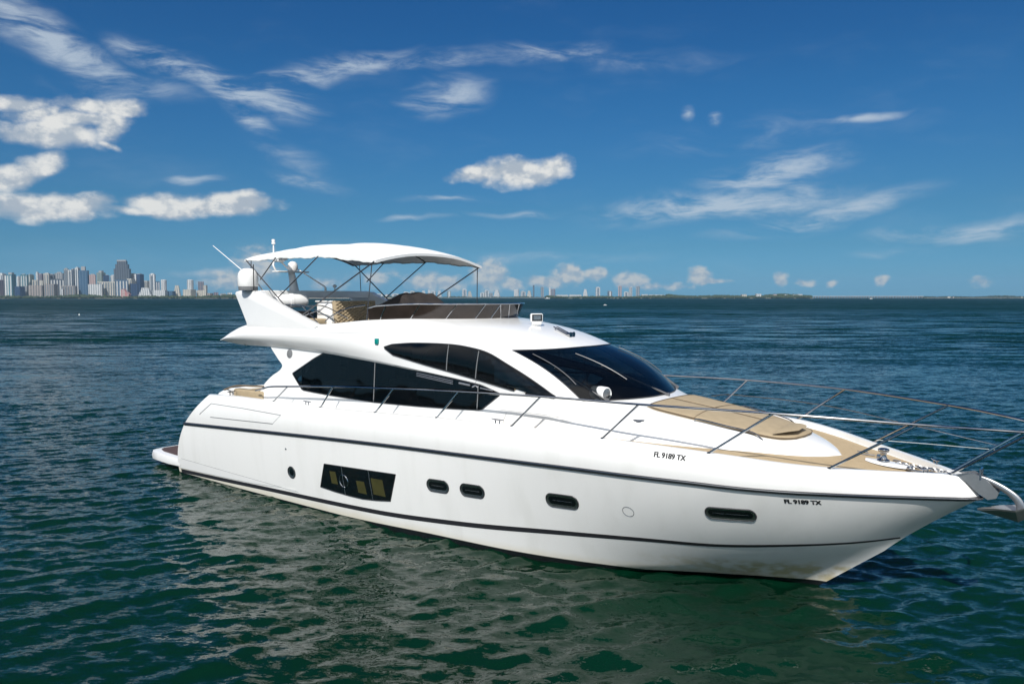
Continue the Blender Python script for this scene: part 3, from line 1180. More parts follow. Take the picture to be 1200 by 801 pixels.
tr_x = list(np.linspace(12.2, 17.2, 60)) + list(np.linspace(17.2, 18.08, 30))[1:]
trunk = MB().grid([[trunk_pt(x, a) for a in np.linspace(-1, 1, 61)] for x in tr_x])
trunk_o = trunk.build('coach_roof', M['gel'], yacht, angle=50)
trunk_bvh = bvh_of(trunk_o)


def on_top(bvh, x, y, off=.0):
    h, n, _, _ = bvh.ray_cast(Vector((x, y, 9)), Vector((0, 0, -1)))
    if h is None:
        h, n, _, _ = bvh.find_nearest(Vector((x, y, 3)))
    if n.z < 0:
        n = -n
    return h + n * off


mb = MB()
rows = []
for b in bot:
    out = np.array([.55 + .2 * (1 - b[1] / 1.6), .10 * b[1] / 1.6, 0])
    r = []
    for t in np.linspace(0, 1, 5):
        q = b + out * t * .55
        h = on_top(trunk_bvh, q[0], q[1], -.004)
        z = (b[2] - .012) * (1 - t) ** 1.5 + h.z * (1 - (1 - t) ** 1.5)
        r.append((q[0], q[1], max(z, h.z)))
    rows.append(r)
mb.grid([[(p[0], -p[1], p[2]) for p in r] for r in rows] + [r for r in rows[::-1][1:]])
# foot of the A-pillars
mb.build('windscreen_cowl', M['gel'], yacht, angle=60)

# what can be made out through the tinted glass
mb = MB()
mb.box((8.8, 0, 2.525), (6.0, 3.9, .03))
mb.build('saloon_sole', M['dark_trim'], yacht)
mb = MB()
for_w = lambda x: float(np.interp(x, [12.3, 13.4, 13.9, 14.3, 14.55], [1.72, 1.66, 1.5, 1.2, .6]))
mb.grid([[(x, v * for_w(x), on_top(trunk_bvh, x, v * for_w(x)).z + .014) for v in np.linspace(-1, 1, 25)] for x in np.linspace(12.3, 14.55, 24)])
mb.build('dashboard', M['dark_trim'], yacht, bevel=0)
for y in (-1.15, -.35):
    mb = MB()
    mb.box((10.6, y, 2.85), (.50, .55, .22))
    mb.box((10.35, y, 3.22), (.16, .55, .72), ry=R(-8))
    mb.build('helm_seat', M['dark_trim'], yacht, bevel=.05, seg=3)
mb = MB()
mb.box((7.6, 1.45, 2.78), (2.6, .65, .36))
mb.box((7.6, 1.75, 3.0), (2.6, .2, .5))
mb.box((7.0, -1.5, 2.78), (1.3, .6, .34))
mb.build('saloon_sofa', M['tan_dark'], yacht, bevel=.06, seg=3)
for c_, d_ in (((9.2, -1.5, 2.85), (.9, .55, .62)), ((6.45, -.6, 3.1), (.5, .5, .9))):
    mb = MB()
    mb.box(c_, d_)
    mb.build('galley_unit', M['dark_trim'], yacht, bevel=.02)


# ---- windows of the superstructure
def window(name, bvh, top, bot, side, mull, nx=60, nz=8, off=.008, rim=True):
    mb = MB()
    rows = strip_panel(mb, bvh, top, bot, nx, nz, off, side)
    o = mb.build(name, M['cabin_glass'], yacht, angle=60)
    if rim:
        mb = MB()
        mb.tube(frame_loop(rows), .011, 5, caps=False)
        mb.build('window_frame', M['rubber'], o)
    T, Bt = resample(top, nx), resample(bot, nx)
    mb = MB()
    for sgn in (0, 1):
        A, C = (T, Bt) if sgn == 0 else (Bt, T)
        mb.grid([[on_side(bvh, *(A[i] + (C[i] - A[i]) * min(.055 / (np.linalg.norm(C[i] - A[i]) + 1e-6), .5) * k), off - .004, side) for i in range(nx)] for k in (0, 1)])
    mb.build('window_border', M['black'], o)
    for (xa, za, xb, zb_) in mull:
        mb = MB()
        mb.tube([on_side(bvh, xa + (xb - xa) * t, za + (zb_ - za) * t, off + .004, side) for t in np.linspace(0, 1, 10)], .010, 5)
        mb.build('mullion', M['grille'], o)
    return o


for sg in (-1, 1):
    window('saloon_window', house_bvh, SAL_T, SAL_B, sg, [(8.58, 3.54, 8.60, 2.66), (11.62, 3.24, 11.62, 2.76)], 80, 8)
    window('pilothouse_window', fly_bvh, PIL_T, PIL_B, sg, [(10.80, 4.02, 10.78, 3.50), (11.60, 3.93, 11.55, 3.375)], 80, 8, .010)

# moulding joints
for sg in (-1, 1):
    for pts, bv in (([(11.60, 3.37), (11.56, 3.32), (11.52, 3.27)], fly_bvh), ([(9.4, 4.30), (10.2, 4.36), (11.0, 4.30)], fly_bvh), ([(5.3, 4.17), (6.6, 4.17), (8.4, 4.20)], fly_bvh),
                    ([(12.35, 2.75), (12.3, 2.62), (12.28, 2.52)], house_bvh), ([(12.2, 2.80), (13.2, 2.79), (14.2, 2.72)], house_bvh)):
        mb = MB()
        mb.tube([on_side(bv, a, b, .001, sg) for a, b in resample(pts, 14)], .0035, 5)
        mb.build('joint', M['grille'], house)
# builder's raised stripe and plate below the white band, starboard
mb = MB()
for k in range(3):
    mb.tube([on_side(house_bvh, x, zb(x) - .045 - .032 * k, .014) for x in np.linspace(9.9, 10.95, 14)], .008, 5)
mb.tube([on_side(house_bvh, x, zb(x) - .06, .016) for x in np.linspace(11.12, 11.42, 6)], .022, 5)
mb.tube([on_side(house_bvh, x, zb(x) - .065 + .02 * math.sin((x - 11.5) * 30), .016) for x in np.linspace(11.47, 11.63, 8)], .016, 5)
mb.tube([on_side(house_bvh, x, zb(x) - .07, .016) for x in np.linspace(11.68, 12.0, 6)], .014, 5)
mb.build('side_emblem', M['steel_dull'], yacht)

# ---- hull openings
def hull_window(side):
    top = [(7.43, 1.185), (8.2, 1.215), (9.0, 1.245), (9.80, 1.275)]
    bot = [(7.20, .60), (7.7, .565), (8.2, .545), (8.65, .545), (9.1, .585), (9.55, .645)]
    mb = MB()
    rows = strip_panel(mb, hull_bvh, top, bot, 30, 10, .006, side)
    o = mb.build('hull_window', M['glass'], yacht)
    mb = MB()
    mb.tube(frame_loop(rows), .009, 5, caps=False)
    mb.build('window_frame', M['rubber'], o)
    for (x0, x1, z0, z1) in ((7.60, 7.86, .76, 1.04), (8.50, 8.82, .68, .95), (9.0, 9.42, .72, 1.08)):
        mb = MB()
        strip_panel(mb, hull_bvh, [(x0, z1), (x1 - .05, z1 + .01)], [(x0 + .04, z0), (x1, z0)], 6, 6, .009, side)
        mb.build('blind', M['blind'], o)
    for (xa, za, xb, zb_) in ((8.04, 1.2, 8.08, .56), (8.94, 1.235, 9.0, .585)):
        mb = MB()
        mb.tube([on_side(hull_bvh, xa + (xb - xa) * t, za + (zb_ - za) * t, .012, side) for t in np.linspace(0, 1, 8)], .008, 5)
        mb.build('mullion', M['steel_dull'], o)
    mb = MB()
    mb.tube([on_side(hull_bvh, 8.08 + .145 * math.cos(t), .87 + .145 * math.sin(t), .014, side) for t in np.linspace(0, 2 * math.pi, 25)], .013, 6, caps=False)
    mb.build('porthole_ring', M['steel'], o)


def porthole(x, z, w, h, side, rim=.013, tilt=0.0):
    """stadium-shaped opening port: polished rim, inner bezel and sunken glass"""
    def ring(k):
        out = []
        r = h / 2 * k
        L2 = max(w / 2 - h / 2, 0)
        for t in np.linspace(0, 2 * math.pi, 36, endpoint=False):
            dx = L2 * (1 if math.cos(t) > 0 else -1) * (1 if abs(math.cos(t)) > 1e-6 else 0) + r * math.cos(t)
            dz = r * math.sin(t)
            out.append((x + dx, z + dz + dx * tilt))
        return out
    mb = MB()
    mb.tube([on_side(hull_bvh, a, b, .006, side) for a, b in ring(1) + ring(1)[:1]], rim, 7, caps=False)
    o = mb.build('porthole', M['rubber'], yacht)
    mb = MB()
    rows = [[on_side(hull_bvh, a, b, d, side) for a, b in ring(k) + ring(k)[:1]] for k, d in ((1, .012), (.62, .005))]
    mb.grid(rows)
    mb.build('bezel', M['steel_dull'], o)
    mb = MB()
    rows = [[on_side(hull_bvh, a, b, .005, side) for a, b in ring(k) + ring(k)[:1]] for k in (.62, .4, .02)]
    mb.grid(rows)
    mb.build('pane', M['glass'], o)


for sg in (-1, 1):
    hull_window(sg)
    porthole(6.14, .80, .27, .27, sg, .015)
    porthole(10.98, 1.20, .58, .25, sg, tilt=.03)
    porthole(11.88, 1.235, .60, .25, sg, tilt=.03)
    porthole(13.93, 1.345, .66, .25, sg, tilt=.03)
    porthole(16.90, 1.53, .74, .21, sg, tilt=.02)
    mb = MB()
    mb.tube([on_side(hull_bvh, 15.2 + .1 * math.cos(t), 1.34 + .09 * math.sin(t), .001, sg) for t in np.linspace(0, 2 * math.pi, 25)], .006, 5, caps=False)
    mb.build('inlet_cover', M['grille'], hull_o)
    mb = MB()
    c_ = on_side(hull_bvh, 6.0, 1.36, .0, sg)
    mb.lathe([(.0, .012), (.022, .01), (.028, .0)], c_, (0, sg, 0), 12)
    mb.build('drain_outlet', M['steel_dull'], hull_o)
    # moulded engine-room air intake on the aft quarter
    for pts, r_ in (([(2.66, 2.17), (4.2, 2.19), (5.87, 2.17)], .010), ([(5.87, 2.17), (5.55, 1.93)], .006), ([(5.55, 1.93), (4.0, 1.87), (2.68, 1.815)], .011), ([(2.1, 1.83), (2.66, 2.17)], .012)):
        mb = MB()
        q = resample(pts, 16)
        mb.tube([on_side(hull_bvh, a, b, -.002, sg) for a, b in q], r_, 5)
        mb.build('intake_groove', M['grille'], hull_o)


# ---- lettering
def lettering(name, txt, bvh, x0, z0, h, length, slope, side=-1):
    cu = bpy.data.curves.new(name, 'FONT')
    cu.body = txt
    cu.size = 1
    cu.offset = .018
    t = bpy.data.objects.new(name, cu)
    COL.objects.link(t)
    dg = bpy.context.evaluated_depsgraph_get()
    me = bpy.data.meshes.new_from_object(t.evaluated_get(dg))
    bpy.data.objects.remove(t)
    bm = bmesh.new()
    bm.from_mesh(me)
    bmesh.ops.triangulate(bm, faces=bm.faces)
    xs = [v.co.x for v in bm.verts]
    ys = [v.co.y for v in bm.verts]
    kx, ky = length / (max(xs) - min(xs)), h / (max(ys) - min(ys))
    x00, y00 = min(xs), min(ys)
    twin = bmesh.ops.duplicate(bm, geom=list(bm.verts) + list(bm.edges) + list(bm.faces))['geom']
    twin = {g for g in twin if isinstance(g, bmesh.types.BMVert)}
    for v in bm.verts:                                      # a second, shifted pass makes the strokes as heavy as vinyl letters
        dx = (v.co.x - x00) * kx + (.0085 if v in twin else 0)
        v.co = on_side(bvh, x0 + dx, z0 + (v.co.y - y00) * ky + dx * slope, .0065 if v in twin else .0045, side)
    bm.to_mesh(me)
    bm.free()
    me.name = name
    me.materials.clear()
    me.materials.append(M['ink'])
    o = bpy.data.objects.new(name, me)
    COL.objects.link(o)
    o.parent = yacht
    return o


lettering('registration_number', 'FL 9189 TX', hull_bvh, 15.78, 2.395, .085, .52, -.03)
lettering('registration_number', 'FL 9189 TX', hull_bvh, 17.70, 1.80, .075, .47, -.02)

# ---- radar arch, domes, mast
AR = [(3.78, 4.20), (3.72, 4.34), (3.03, 5.10), (3.06, 5.16), (3.25, 5.19), (4.12, 5.17), (4.32, 5.06), (5.0, 4.83), (5.9, 4.55), (6.66, 4.33), (6.5, 4.20)]


def arch_y(z):
    return 2.13 - .16 * (z - 4.3)


arch = MB()
for sg in (-1, 1):
    arch.prism(AR, lambda z, s=sg: s * arch_y(z), lambda z, s=sg: s * (arch_y(z) - .20))
arch.box((3.68, 0, 5.09), (.80, 3.62, .20))
arch_o = arch.build('radar_arch', M['gel'], yacht, bevel=.025, seg=3)
for sg in (-1,):
    mb = MB()
    mb.lathe([(.235, 0), (.245, .02), (.245, .10)], (3.62, sg * 1.98, 5.19), n=32)
    d = mb.build('satellite_dome', M['grille'], yacht)
    mb = MB()
    mb.lathe([(.25, .10), (.262, .13), (.262, .36), (.245, .45), (.20, .52), (.12, .57), (.0, .585)], (3.62, sg * 1.98, 5.19), n=32)
    mb.build('dome_shell', M['plastic'], d)
# mast on the cross beam
mb = MB()
mb.tube([(3.35, 0, 5.17), (3.30, 0, 5.45), (3.22, 0, 5.72)], [.14, .11, .09], 12)
mb.box((3.2, 0, 5.74), (.30, 1.05, .04))
mb.tube([(3.2, -.50, 5.74), (3.16, -.56, 5.9), (3.1, -.50, 6.08)], .028, 8)
mb.tube([(3.2, .0, 5.74), (3.0, -.15, 6.0), (2.95, -.18, 6.03)], .026, 8)
mast = mb.build('radar_mast', M['plastic'], yacht, bevel=.008)
mb = MB()
mb.lathe([(.02, 0), (.13, .01), (.145, .05), (.145, .14), (.125, .22), (.07, .27), (0, .285)], (3.22, .05, 5.76), n=24)
mb.build('small_dome', M['plastic'], mast)
mb = MB()
mb.lathe([(.0, 0), (.12, 0), (.14, .06), (.10, .16), (.0, .17)], (3.0, -.22, 6.02), n=20)
mb.box((3.0, -.22, 6.10), (1.42, .14, .11), rz=R(-24))
mb.build('radar_scanner', M['plastic'], mast, bevel=.012)
mb = MB()
mb.box((3.0 + .35, -.22 - .24, 6.102), (.42, .012, .07), rz=R(-24))
mb.build('scanner_plate', M['grille'], mast)
mb = MB()
mb.tube([(3.1, -.50, 6.06), (3.1, -.50, 6.50)], .022, 8)
mb.lathe([(.03, 0), (.055, .01), (.055, .06), (.035, .07), (.05, .08), (.05, .14), (.0, .15)], (3.1, -.50, 6.50), n=14)
mb.build('anchor_light', M['plastic'], mast)
for o_ in [mast] + list(mast.children):
    o_.data.transform(Matrix.Translation((-.28, -.12, 0)))
mb = MB()
mb.tube([(3.72, -1.60, 5.18), (3.55, -1.62, 5.36), (1.55, -1.72, 6.46)], [.02, .016, .009], 8)
mb.build('whip_aerial', M['plastic'], yacht)
mb = MB()
mb.tube([(4.0, .25, 5.19), (4.0, .25, 5.27), (3.95, .25, 5.32), (2.75, .1, 5.9)], [.035, .03, .022, .016], 8)
mb.build('whip_aerial', M['plastic'], yacht)
mb = MB()
mb.lathe([(.02, 0), (.02, .10), (.055, .11), (.06, .15), (.03, .18), (0, .185)], (3.95, .62, 5.19), n=14)
mb.build('gps_receiver', M['plastic'], yacht)
mb = MB()
mb.tube([(3.98, -2.05, 5.17), (3.98, -2.05, 5.86)], .013, 8)
mb.build('flag_staff', M['black'], yacht)

# ---- sun canopy (bimini) and its folding frame
ze = pchip([(3.3, 6.02), (4.67, 6.05), (6.4, 6.03), (7.4, 5.95), (8.44, 5.83)])
cr_ = pchip([(3.3, .27), (3.9, .34), (5, .38), (6.6, .38), (7.5, .37), (8.1, .31), (8.44, .24)])
HW = 1.86


def can(x, v):
    sag = .018 * math.sin((x - 3.3) / 5.04 * math.pi * 3) ** 2
    wr = .010 * math.sin(9 * x + 5 * v) * abs(v) ** 3 + .006 * math.sin(23 * x - 9 * v) * abs(v) ** 5
    return (x, HW * v * (1 - .012 * math.sin((x - 3.3) / 5.04 * math.pi * 3) ** 2 * abs(v)), ze(x) + cr_(x) * (1 - abs(v) ** 2.3) - sag + wr)


xs = np.linspace(3.3, 8.44, 64)
vs = np.linspace(-1, 1, 41)
mb = MB()
g = [[can(x, v) for v in vs] for x in xs]
mb.grid(g)
mb.grid([[(p[0], p[1] * .985, p[2] - .03) for p in r] for r in g], flip=True)
for e in ([r[0] for r in g], [r[-1] for r in g], g[0], g[-1]):
    mb.grid([[p, (p[0], p[1] * 1.001, p[2] - .05), (p[0], p[1] * .985, p[2] - .06)] for p in e])
canopy = mb.build('sun_canopy', M['canvas'], yacht, angle=50)


for x in (4.0, 4.68, 6.4, 7.35):
    mb = MB()
    mb.tube([(p[0], p[1], p[2] + .001) for p in (can(x, v) for v in np.linspace(-1, 1, 31))], .006, 5)
    mb.build('canopy_seam', M['canvas'], canopy)


def bow_tubes(sg):
    def t(pts, r=.017):
        mb = MB()
        mb.tube(pts, r, 7)
        return mb.build('canopy_strut', M['bow_tube'], canopy)
    y = sg * HW
    piv = (5.55, sg * 1.93, 4.44)
    t([piv, (5.1, sg * 1.86, 4.75), (3.36, y, 6.0)])
    t([piv, (8.40, y, 5.82)])
    t([(6.40, y, 6.0), (4.75, sg * 1.86, 5.0)], .015)
    t([(4.68, y, 6.02), (3.95, sg * 1.83, 5.47)], .015)
    t([(8.30, y * .99, 5.80), (8.20, sg * 1.93, 4.50)], .012)
    t([(3.60, y, 5.98), (3.60, sg * 1.90, 5.19)], .012)
    for yy, w in ((0, .05),):
        mb = MB()
        mb.box(piv, (.09, .04, .07))
        mb.build('canopy_hinge', M['black'], canopy)


for sg in (-1, 1):
    bow_tubes(sg)
for x in (3.36, 4.68, 6.40, 8.38):
    mb = MB()
    mb.tube([(p[0], p[1] * .985, p[2] - .045) for p in (can(x, v) for v in np.linspace(-1, 1, 31))], .015, 6)
    mb.build('canopy_bow', M['bow_tube'], canopy)

# ---- flybridge fittings
up = spline(IA, 240)
up = up[up[:, 0] > 8.25]
scr = []
for b in resample(up, 60):
    f = float(np.interp(b[0], [8.2, 8.5, 9.5], [.8, .95, 1]))
    scr.append((b - np.array([.05, .06 * b[1] / 2, 0]), b + np.array([.10 * (1 if b[0] > 9.4 else .3), .02 * b[1] / 2, .33 * max(f, .72)])))
mb = MB()
full = [(a * np.array([1, -1, 1]), c * np.array([1, -1, 1])) for a, c in scr] + [(a, c) for a, c in scr[::-1][1:]]
mb.grid([[a + (c - a) * t for t in np.linspace(0, 1, 5)] for a, c in full])
fscreen = mb.build('flybridge_windscreen', M['smoke'], yacht, angle=60)
mb = MB()
mb.tube([c + np.array([.01, 0, .012]) for a, c in full], .016, 7)
mb.build('screen_rail', M['steel'], fscreen)
for i in (6, 20, 34, 46, 54, 60, 66, 74, 86, 100, 112):
    if i < len(full):
        a, c = full[i]
        j = min(i + 3, len(full) - 1) if i < 60 else i - 3
        mb = MB()
        mb.tube([a + (0, 0, .01), full[j][1]], .014, 6)
        mb.build('screen_post', M['steel'], fscreen)
mb = MB()
mb.grid([[a + np.array([-.02, 0, .004]), a + np.array([-.02, 0, .05])] for a, c in full])
mb.build('screen_base', M['tan'], fscreen)

mb = MB()
mb.box((5.48, -.3, 4.42), (.60, 1.36, .95))
mb.box((5.48, -.3, 4.90), (.66, 1.44, .04))
mb.build('wet_bar', M['plastic'], yacht, bevel=.03, seg=3)


def quilted(mb, c, d, ry, nx=9, nz=7):
    """upholstered back with buttoned diamonds"""
    m = Matrix.Rotation(ry, 3, 'Y')
    rows = []
    for j in range(41):
        r = []
        for i in range(49):
            u, v = i / 48, j / 40
            q = abs(math.sin(math.pi * (u * nx + v * nz))) * abs(math.sin(math.pi * (u * nx - v * nz)))
            ed = min(u, 1 - u, v, 1 - v)
            t = d[0] / 2 * (1 if ed > .04 else math.sqrt(max(ed, 0) / .04)) - .035 * (1 - q) * (1 if ed > .04 else 0)
            r.append(Vector(c) + m @ Vector((t, (u - .5) * d[1], (v - .5) * d[2])))
        rows.append(r)
    mb.grid(rows)
    mb.box(c, (d[0] * .6, d[1] * .97, d[2] * .97), ry=ry)


mb = MB()
quilted(mb, (5.90, -.3, 4.62), (.20, 1.40, .60), R(-8))
seat = mb.build('flybridge_seat', M['tan'], yacht, bevel=.0)
mb = MB()
mb.box((6.35, -.3, 4.16), (.8, 1.6, .40))
mb.build('seat_base', M['tan_dark'], seat, bevel=.04)
mb = MB()
mb.box((5.2, -1.15, 4.38), (.75, .5, .16))
mb.build('seat_cushion', M['tan'], seat, bevel=.05, seg=3)

# dark covers pulled over the helm console and seats
mb = MB()
prof = [(6.75, 4.40), (6.85, 4.80), (7.15, 4.90), (7.5, 5.0), (7.8, 5.10), (8.05, 5.12), (8.2, 5.02), (8.4, 4.82), (8.6, 4.62), (8.65, 4.3)]
prof = resample(prof, 34)
rows = []
for x, z in prof:
    r = []
    for v in np.linspace(-1, 1, 33):
        a = abs(v)
        top = z - (.10 * a ** 2) - .05 * math.sin(3 * x + 2.5 * v) * a - .02 * math.sin(11 * v + x * 3)
        r.append((x + .05 * math.sin(4 * v), -.05 + v * .80 * (1 + .05 * math.sin(7 * x)), top - (max(a - .82, 0) / .18) ** 1.4 * (z - 3.98)))
    rows.append(r)
mb.grid(rows)
mb.build('helm_cover', M['cover'], yacht, angle=60)
mb = MB()
for (cx, cy, dx, dy, h) in ((6.2, .95, 1.5, .9, .72), (9.2, -.5, .9, 1.5, .66)):
    rows = []
    for u in np.linspace(-1, 1, 21):
        rows.append([(cx + dx / 2 * u, cy + dy / 2 * v, 3.97 + h * (1 - abs(u) ** 5) * (1 - abs(v) ** 5) * (.9 + .1 * math.sin(5 * u + 3 * v))) for v in np.linspace(-1, 1, 21)])
    mb.grid(rows)
pass
# stern end: raft canister and stair hand rails
mb = MB()
mb.lathe([(.0, -.44), (.12, -.43), (.17, -.36), (.18, -.05), (.195, -.04), (.195, .04), (.18, .05), (.17, .36), (.12, .43), (0, .44)], (4.4, -1.2, 4.92), (.35, .9, 0), 20)
mb.build('raft_canister', M['plastic'], yacht)


def rail_part(pts, r=.014, name='hand_rail', n=24, m='steel'):
    mb = MB()
    mb.tube(spline(pts, n), r, 7)
    return mb.build(name, M[m], yacht)


rail_part([(4.45, -1.75, 4.78), (5.0, -1.75, 4.82), (5.7, -1.72, 4.78), (6.4, -1.78, 4.62), (7.0, -1.85, 4.42)])
rail_part([(4.9, -1.2, 4.75), (5.5, -1.2, 4.80), (6.0, -1.25, 4.74), (6.9, -1.4, 4.50)])
rail_part([(5.55, -1.7, 4.78), (5.95, -1.78, 4.58), (6.35, -1.86, 4.38)], n=10)
rail_part([(5.45, -1.86, 4.42), (5.7, -1.75, 4.55), (6.0, -1.5, 4.7)], n=10)
for y in (-1.1, -.2, .8):
    mb = MB()
    mb.box((4.6, y, 4.35), (.6, .5, .6))
    mb.build('deck_locker', M['black'], yacht, bevel=.06, seg=3)
rail_part([(8.2, -1.98, 4.83), (7.6, -2.0, 4.75), (7.0, -2.0, 4.55), (6.8, -2.0, 4.42)], n=16, name='coaming_rail')

# ---- guard rail round the deck
RAIL = [(4.75, 2.36, 2.70), (5.1, 2.40, 2.78), (5.81, 2.42, 2.84), (7.64, 2.43, 2.97), (9.6, 2.43, 3.06), (11.5, 2.43, 3.14), (13.5, 2.42, 3.20), (15.5, 2.40, 3.225), (17.58, 2.0, 3.22),
        (19.4, 1.34, 3.15), (20.3, .86, 3.10), (20.8, .48, 3.06), (21.0, .2, 3.04), (21.04, 0, 3.04)]
half = spline(RAIL, 120)
loop = [(p[0], -p[1], p[2]) for p in half] + [tuple(p) for p in half[::-1][1:]]
mb = MB()
mb.tube([(4.35, -2.30, 2.62)] + loop + [(4.35, 2.30, 2.62)], .0205, 8)
rail = mb.build('guard_rail', M['steel'], yacht)
ST = [(5.42, 5.81), (7.24, 7.64), (9.1, 9.6), (10.93, 11.5), (12.86, 13.5), (14.79, 15.5), (16.62, 17.58), (18.25, 19.4), (19.72, 20.8)]
for sg in (-1, 1):
    for xb, xt in ST:
        i = int(np.argmin(abs(half[:, 0] - xt)))
        p = half[i]
        gb = max(c_gun['y'](xb) - .05, .12)
        mb = MB()
        base = (xb, sg * gb, c_gun['z'](xb) + .01)
        mb.tube([base, (p[0], sg * p[1], p[2])], .0195, 7)
        mb.lathe([(.0, .0), (.035, 0), (.035, .012), (.018, .02)], base, n=12)
        mb.build('stanchion', M['steel'], rail)
mb = MB()
mids = [(14.6, 2.50, 2.80), (15.15, 2.45, 2.88), (17.1, 2.13, 2.86), (18.85, 1.37, 2.74), (20.3, .52, 2.66)]
mb.tube(spline(mids, 60), .008, 6)
mb.build('life_line', M['steel'], rail)
mb = MB()
mb.tube(spline([(18.3, 1.38, 2.40), (19.3, .95, 2.5), (20.25, .45, 2.60)], 20), .0045, 6)
mb.build('life_line', M['canvas'], rail)

# ---- foredeck: sun pad, rails, hatch, windlass, cleats, anchor
sp_half = pchip([(14.85, .98), (15.1, 1.05), (16.2, .98), (16.9, .86), (17.2, .72), (17.38, .52), (17.47, .30), (17.5, .08)])
rows = []
for x in np.concatenate([np.linspace(14.86, 17.2, 40), np.linspace(17.2, 17.5, 18)[1:]]):
    w = sp_half(x)
    r = []
    for v in np.linspace(-1, 1, 31):
        h = on_top(trunk_bvh, x, w * v)
        ed = min(1, (1 - abs(v)) / .06) * min(1, (x - 14.84) / .06) * min(1, (17.515 - x) / .06)
        seam = .018 * (math.exp(-((x - 15.75) / .02) ** 2) + math.exp(-((v) / .02) ** 2) * (x < 16.8))
        r.append((x, w * v, h.z + .004 + .036 * max(ed, 0) ** .5 - seam * (ed > .5)))
    rows.append(r)
pad = MB().grid(rows).build('sun_pad', M['tan'], yacht, angle=50)
mb = MB()
edge = [(14.87, v * .98) for v in np.linspace(-1, 1, 14)] + [(x, sp_half(x)) for x in np.linspace(14.9, 17.49, 40)] + [(x, -sp_half(x)) for x in np.linspace(17.49, 14.9, 40)]
mb.tube([on_top(trunk_bvh, x, y * .985, .032) for x, y in edge] + [on_top(trunk_bvh, edge[0][0], edge[0][1] * .985, .032)], .011, 5, caps=False)
for x in (15.75, 16.7):
    mb.tube([on_top(trunk_bvh, x + .05 * abs(v), v * sp_half(x) * .97, .037) for v in np.linspace(-1, 1, 16)], .006, 5)
mb.tube([on_top(trunk_bvh, x, 0, .037) for x in np.linspace(14.9, 16.7, 16)], .006, 5)
mb.build('piping', M['tan_dark'], pad)
mb = MB()
rows = []
for x in np.linspace(17.12, 17.45, 10):
    w = sp_half(x) * .95
    rows.append([(x, w * v, on_top(trunk_bvh, x, w * v).z + .06 + .085 * math.sin(math.pi * (x - 17.1) / .7)) for v in np.linspace(-1, .3, 13)])
mb.grid(rows)
mb.build('pad_flap', M['tan'], pad)
for sg in (-1, 1):
    mb = MB()
    pts = []
    for x, y, h in ((15.85, 1.06, .0), (15.90, 1.06, .06), (16.4, 1.01, .07), (16.85, .92, .07), (17.02, .90, .0)):
        q = on_top(trunk_bvh, x, sg * y)
        pts.append((q.x, q.y, q.z + h))
    mb.tube(spline(pts, 24), .012, 6)
    mb.build('pad_rail', M['steel'], yacht)
# star-shaped flush filler
mb = MB()
q = on_top(trunk_bvh, 15.0, -1.55, .006)
for k in range(4):
    a = k * math.pi / 2 + .4
    mb.lathe([(.0, .006), (.05, .004), (.055, 0)], q + Vector((.05 * math.cos(a), .05 * math.sin(a), 0)), n=10)
mb.build('deck_filler', M['steel_dull'], yacht)
# anchor locker plinth, windlass, chain, cleats
dz = lambda x: deck_z(x) + .05
mb = MB()
rows = []
for x in np.linspace(18.45, 19.2, 16):
    t = (x - 18.45) / .75
    w = .20 * math.sin(math.pi * min(max(t, .02), .98)) ** .5
    rows.append([(x, w * v, dz(x) + .005 + .035 * (1 - v ** 4)) for v in np.linspace(-1, 1, 9)])
mb.grid(rows).build('windlass_plinth', M['gel'], yacht)
mb = MB()
mb.lathe([(.10, 0), (.10, .03), (.06, .05), (.045, .10), (.05, .15), (.085, .17), (.09, .21), (.05, .225), (0, .23)], (18.72, 0, dz(18.72) + .03), n=18)
mb.box((18.66, .10, dz(18.7) + .07), (.12, .10, .10))
mb.build('windlass', M['steel'], yacht, bevel=.006)
mb = MB()
for k in range(16):
    x = 18.95 + k * .05
    c = Vector((x, .0 + .02 * math.sin(k * 2.1), dz(x) + .045))
    ring = [c + Vector((.04 * math.cos(t), (.024 if k % 2 else 0) * math.sin(t), (0 if k % 2 else .024) * math.sin(t))) for t in np.linspace(0, 2 * math.pi, 13)]
    mb.tube(ring, .009, 5, caps=False)
mb.build('anchor_chain', M['steel_dull'], yacht)
mb = MB()
mb.box((19.35, -.18, dz(19.3) + .015), (.34, .06, .03))
mb.box((19.3, .16, dz(19.3) + .015), (.4, .05, .03))
mb.lathe([(.05, 0), (.05, .04), (.03, .05), (0, .05)], (19.15, -.16, dz(19.1) + .01), n=14)
mb.build('chain_guide', M['steel_dull'], yacht, bevel=.006)
mb = MB()
mb.box((18.35, .42, dz(18.3) + .004), (.30, .04, .012), rz=.2)
mb.box((18.25, .62, dz(18.3) + .004), (.18, .05, .012), rz=.2)
mb.box((18.05, -.25, dz(18.3) + .010), (.18, .05, .012), rz=.2)
mb.box((18.85, .38, dz(18.8) + .004), (.12, .06, .012), rz=-.2)
mb.box((19.0, .26, dz(18.8) + .004), (.12, .05, .012), rz=-.2)
mb.build('deck_hinge', M['steel_dull'], yacht, bevel=.003)


def cleat(x, y, z, rz=0, k=1.0):
    mb = MB()
    c, s_ = math.cos(rz), math.sin(rz)
    L2 = .15 * k
    mb.tube([(x - L2 * c, y - L2 * s_, z + .085 * k), (x - L2 * .5 * c, y - L2 * .5 * s_, z + .075 * k), (x + L2 * .5 * c, y + L2 * .5 * s_, z + .075 * k), (x + L2 * c, y + L2 * s_, z + .085 * k)], [.010, .016, .016, .010], 8)
    for q in (-.05, .05):
        mb.tube([(x + q * k * c, y + q * k * s_, z - .005), (x + q * k * c, y + q * k * s_, z + .075 * k)], .014, 8)
    mb.build('cleat', M['steel'], yacht)


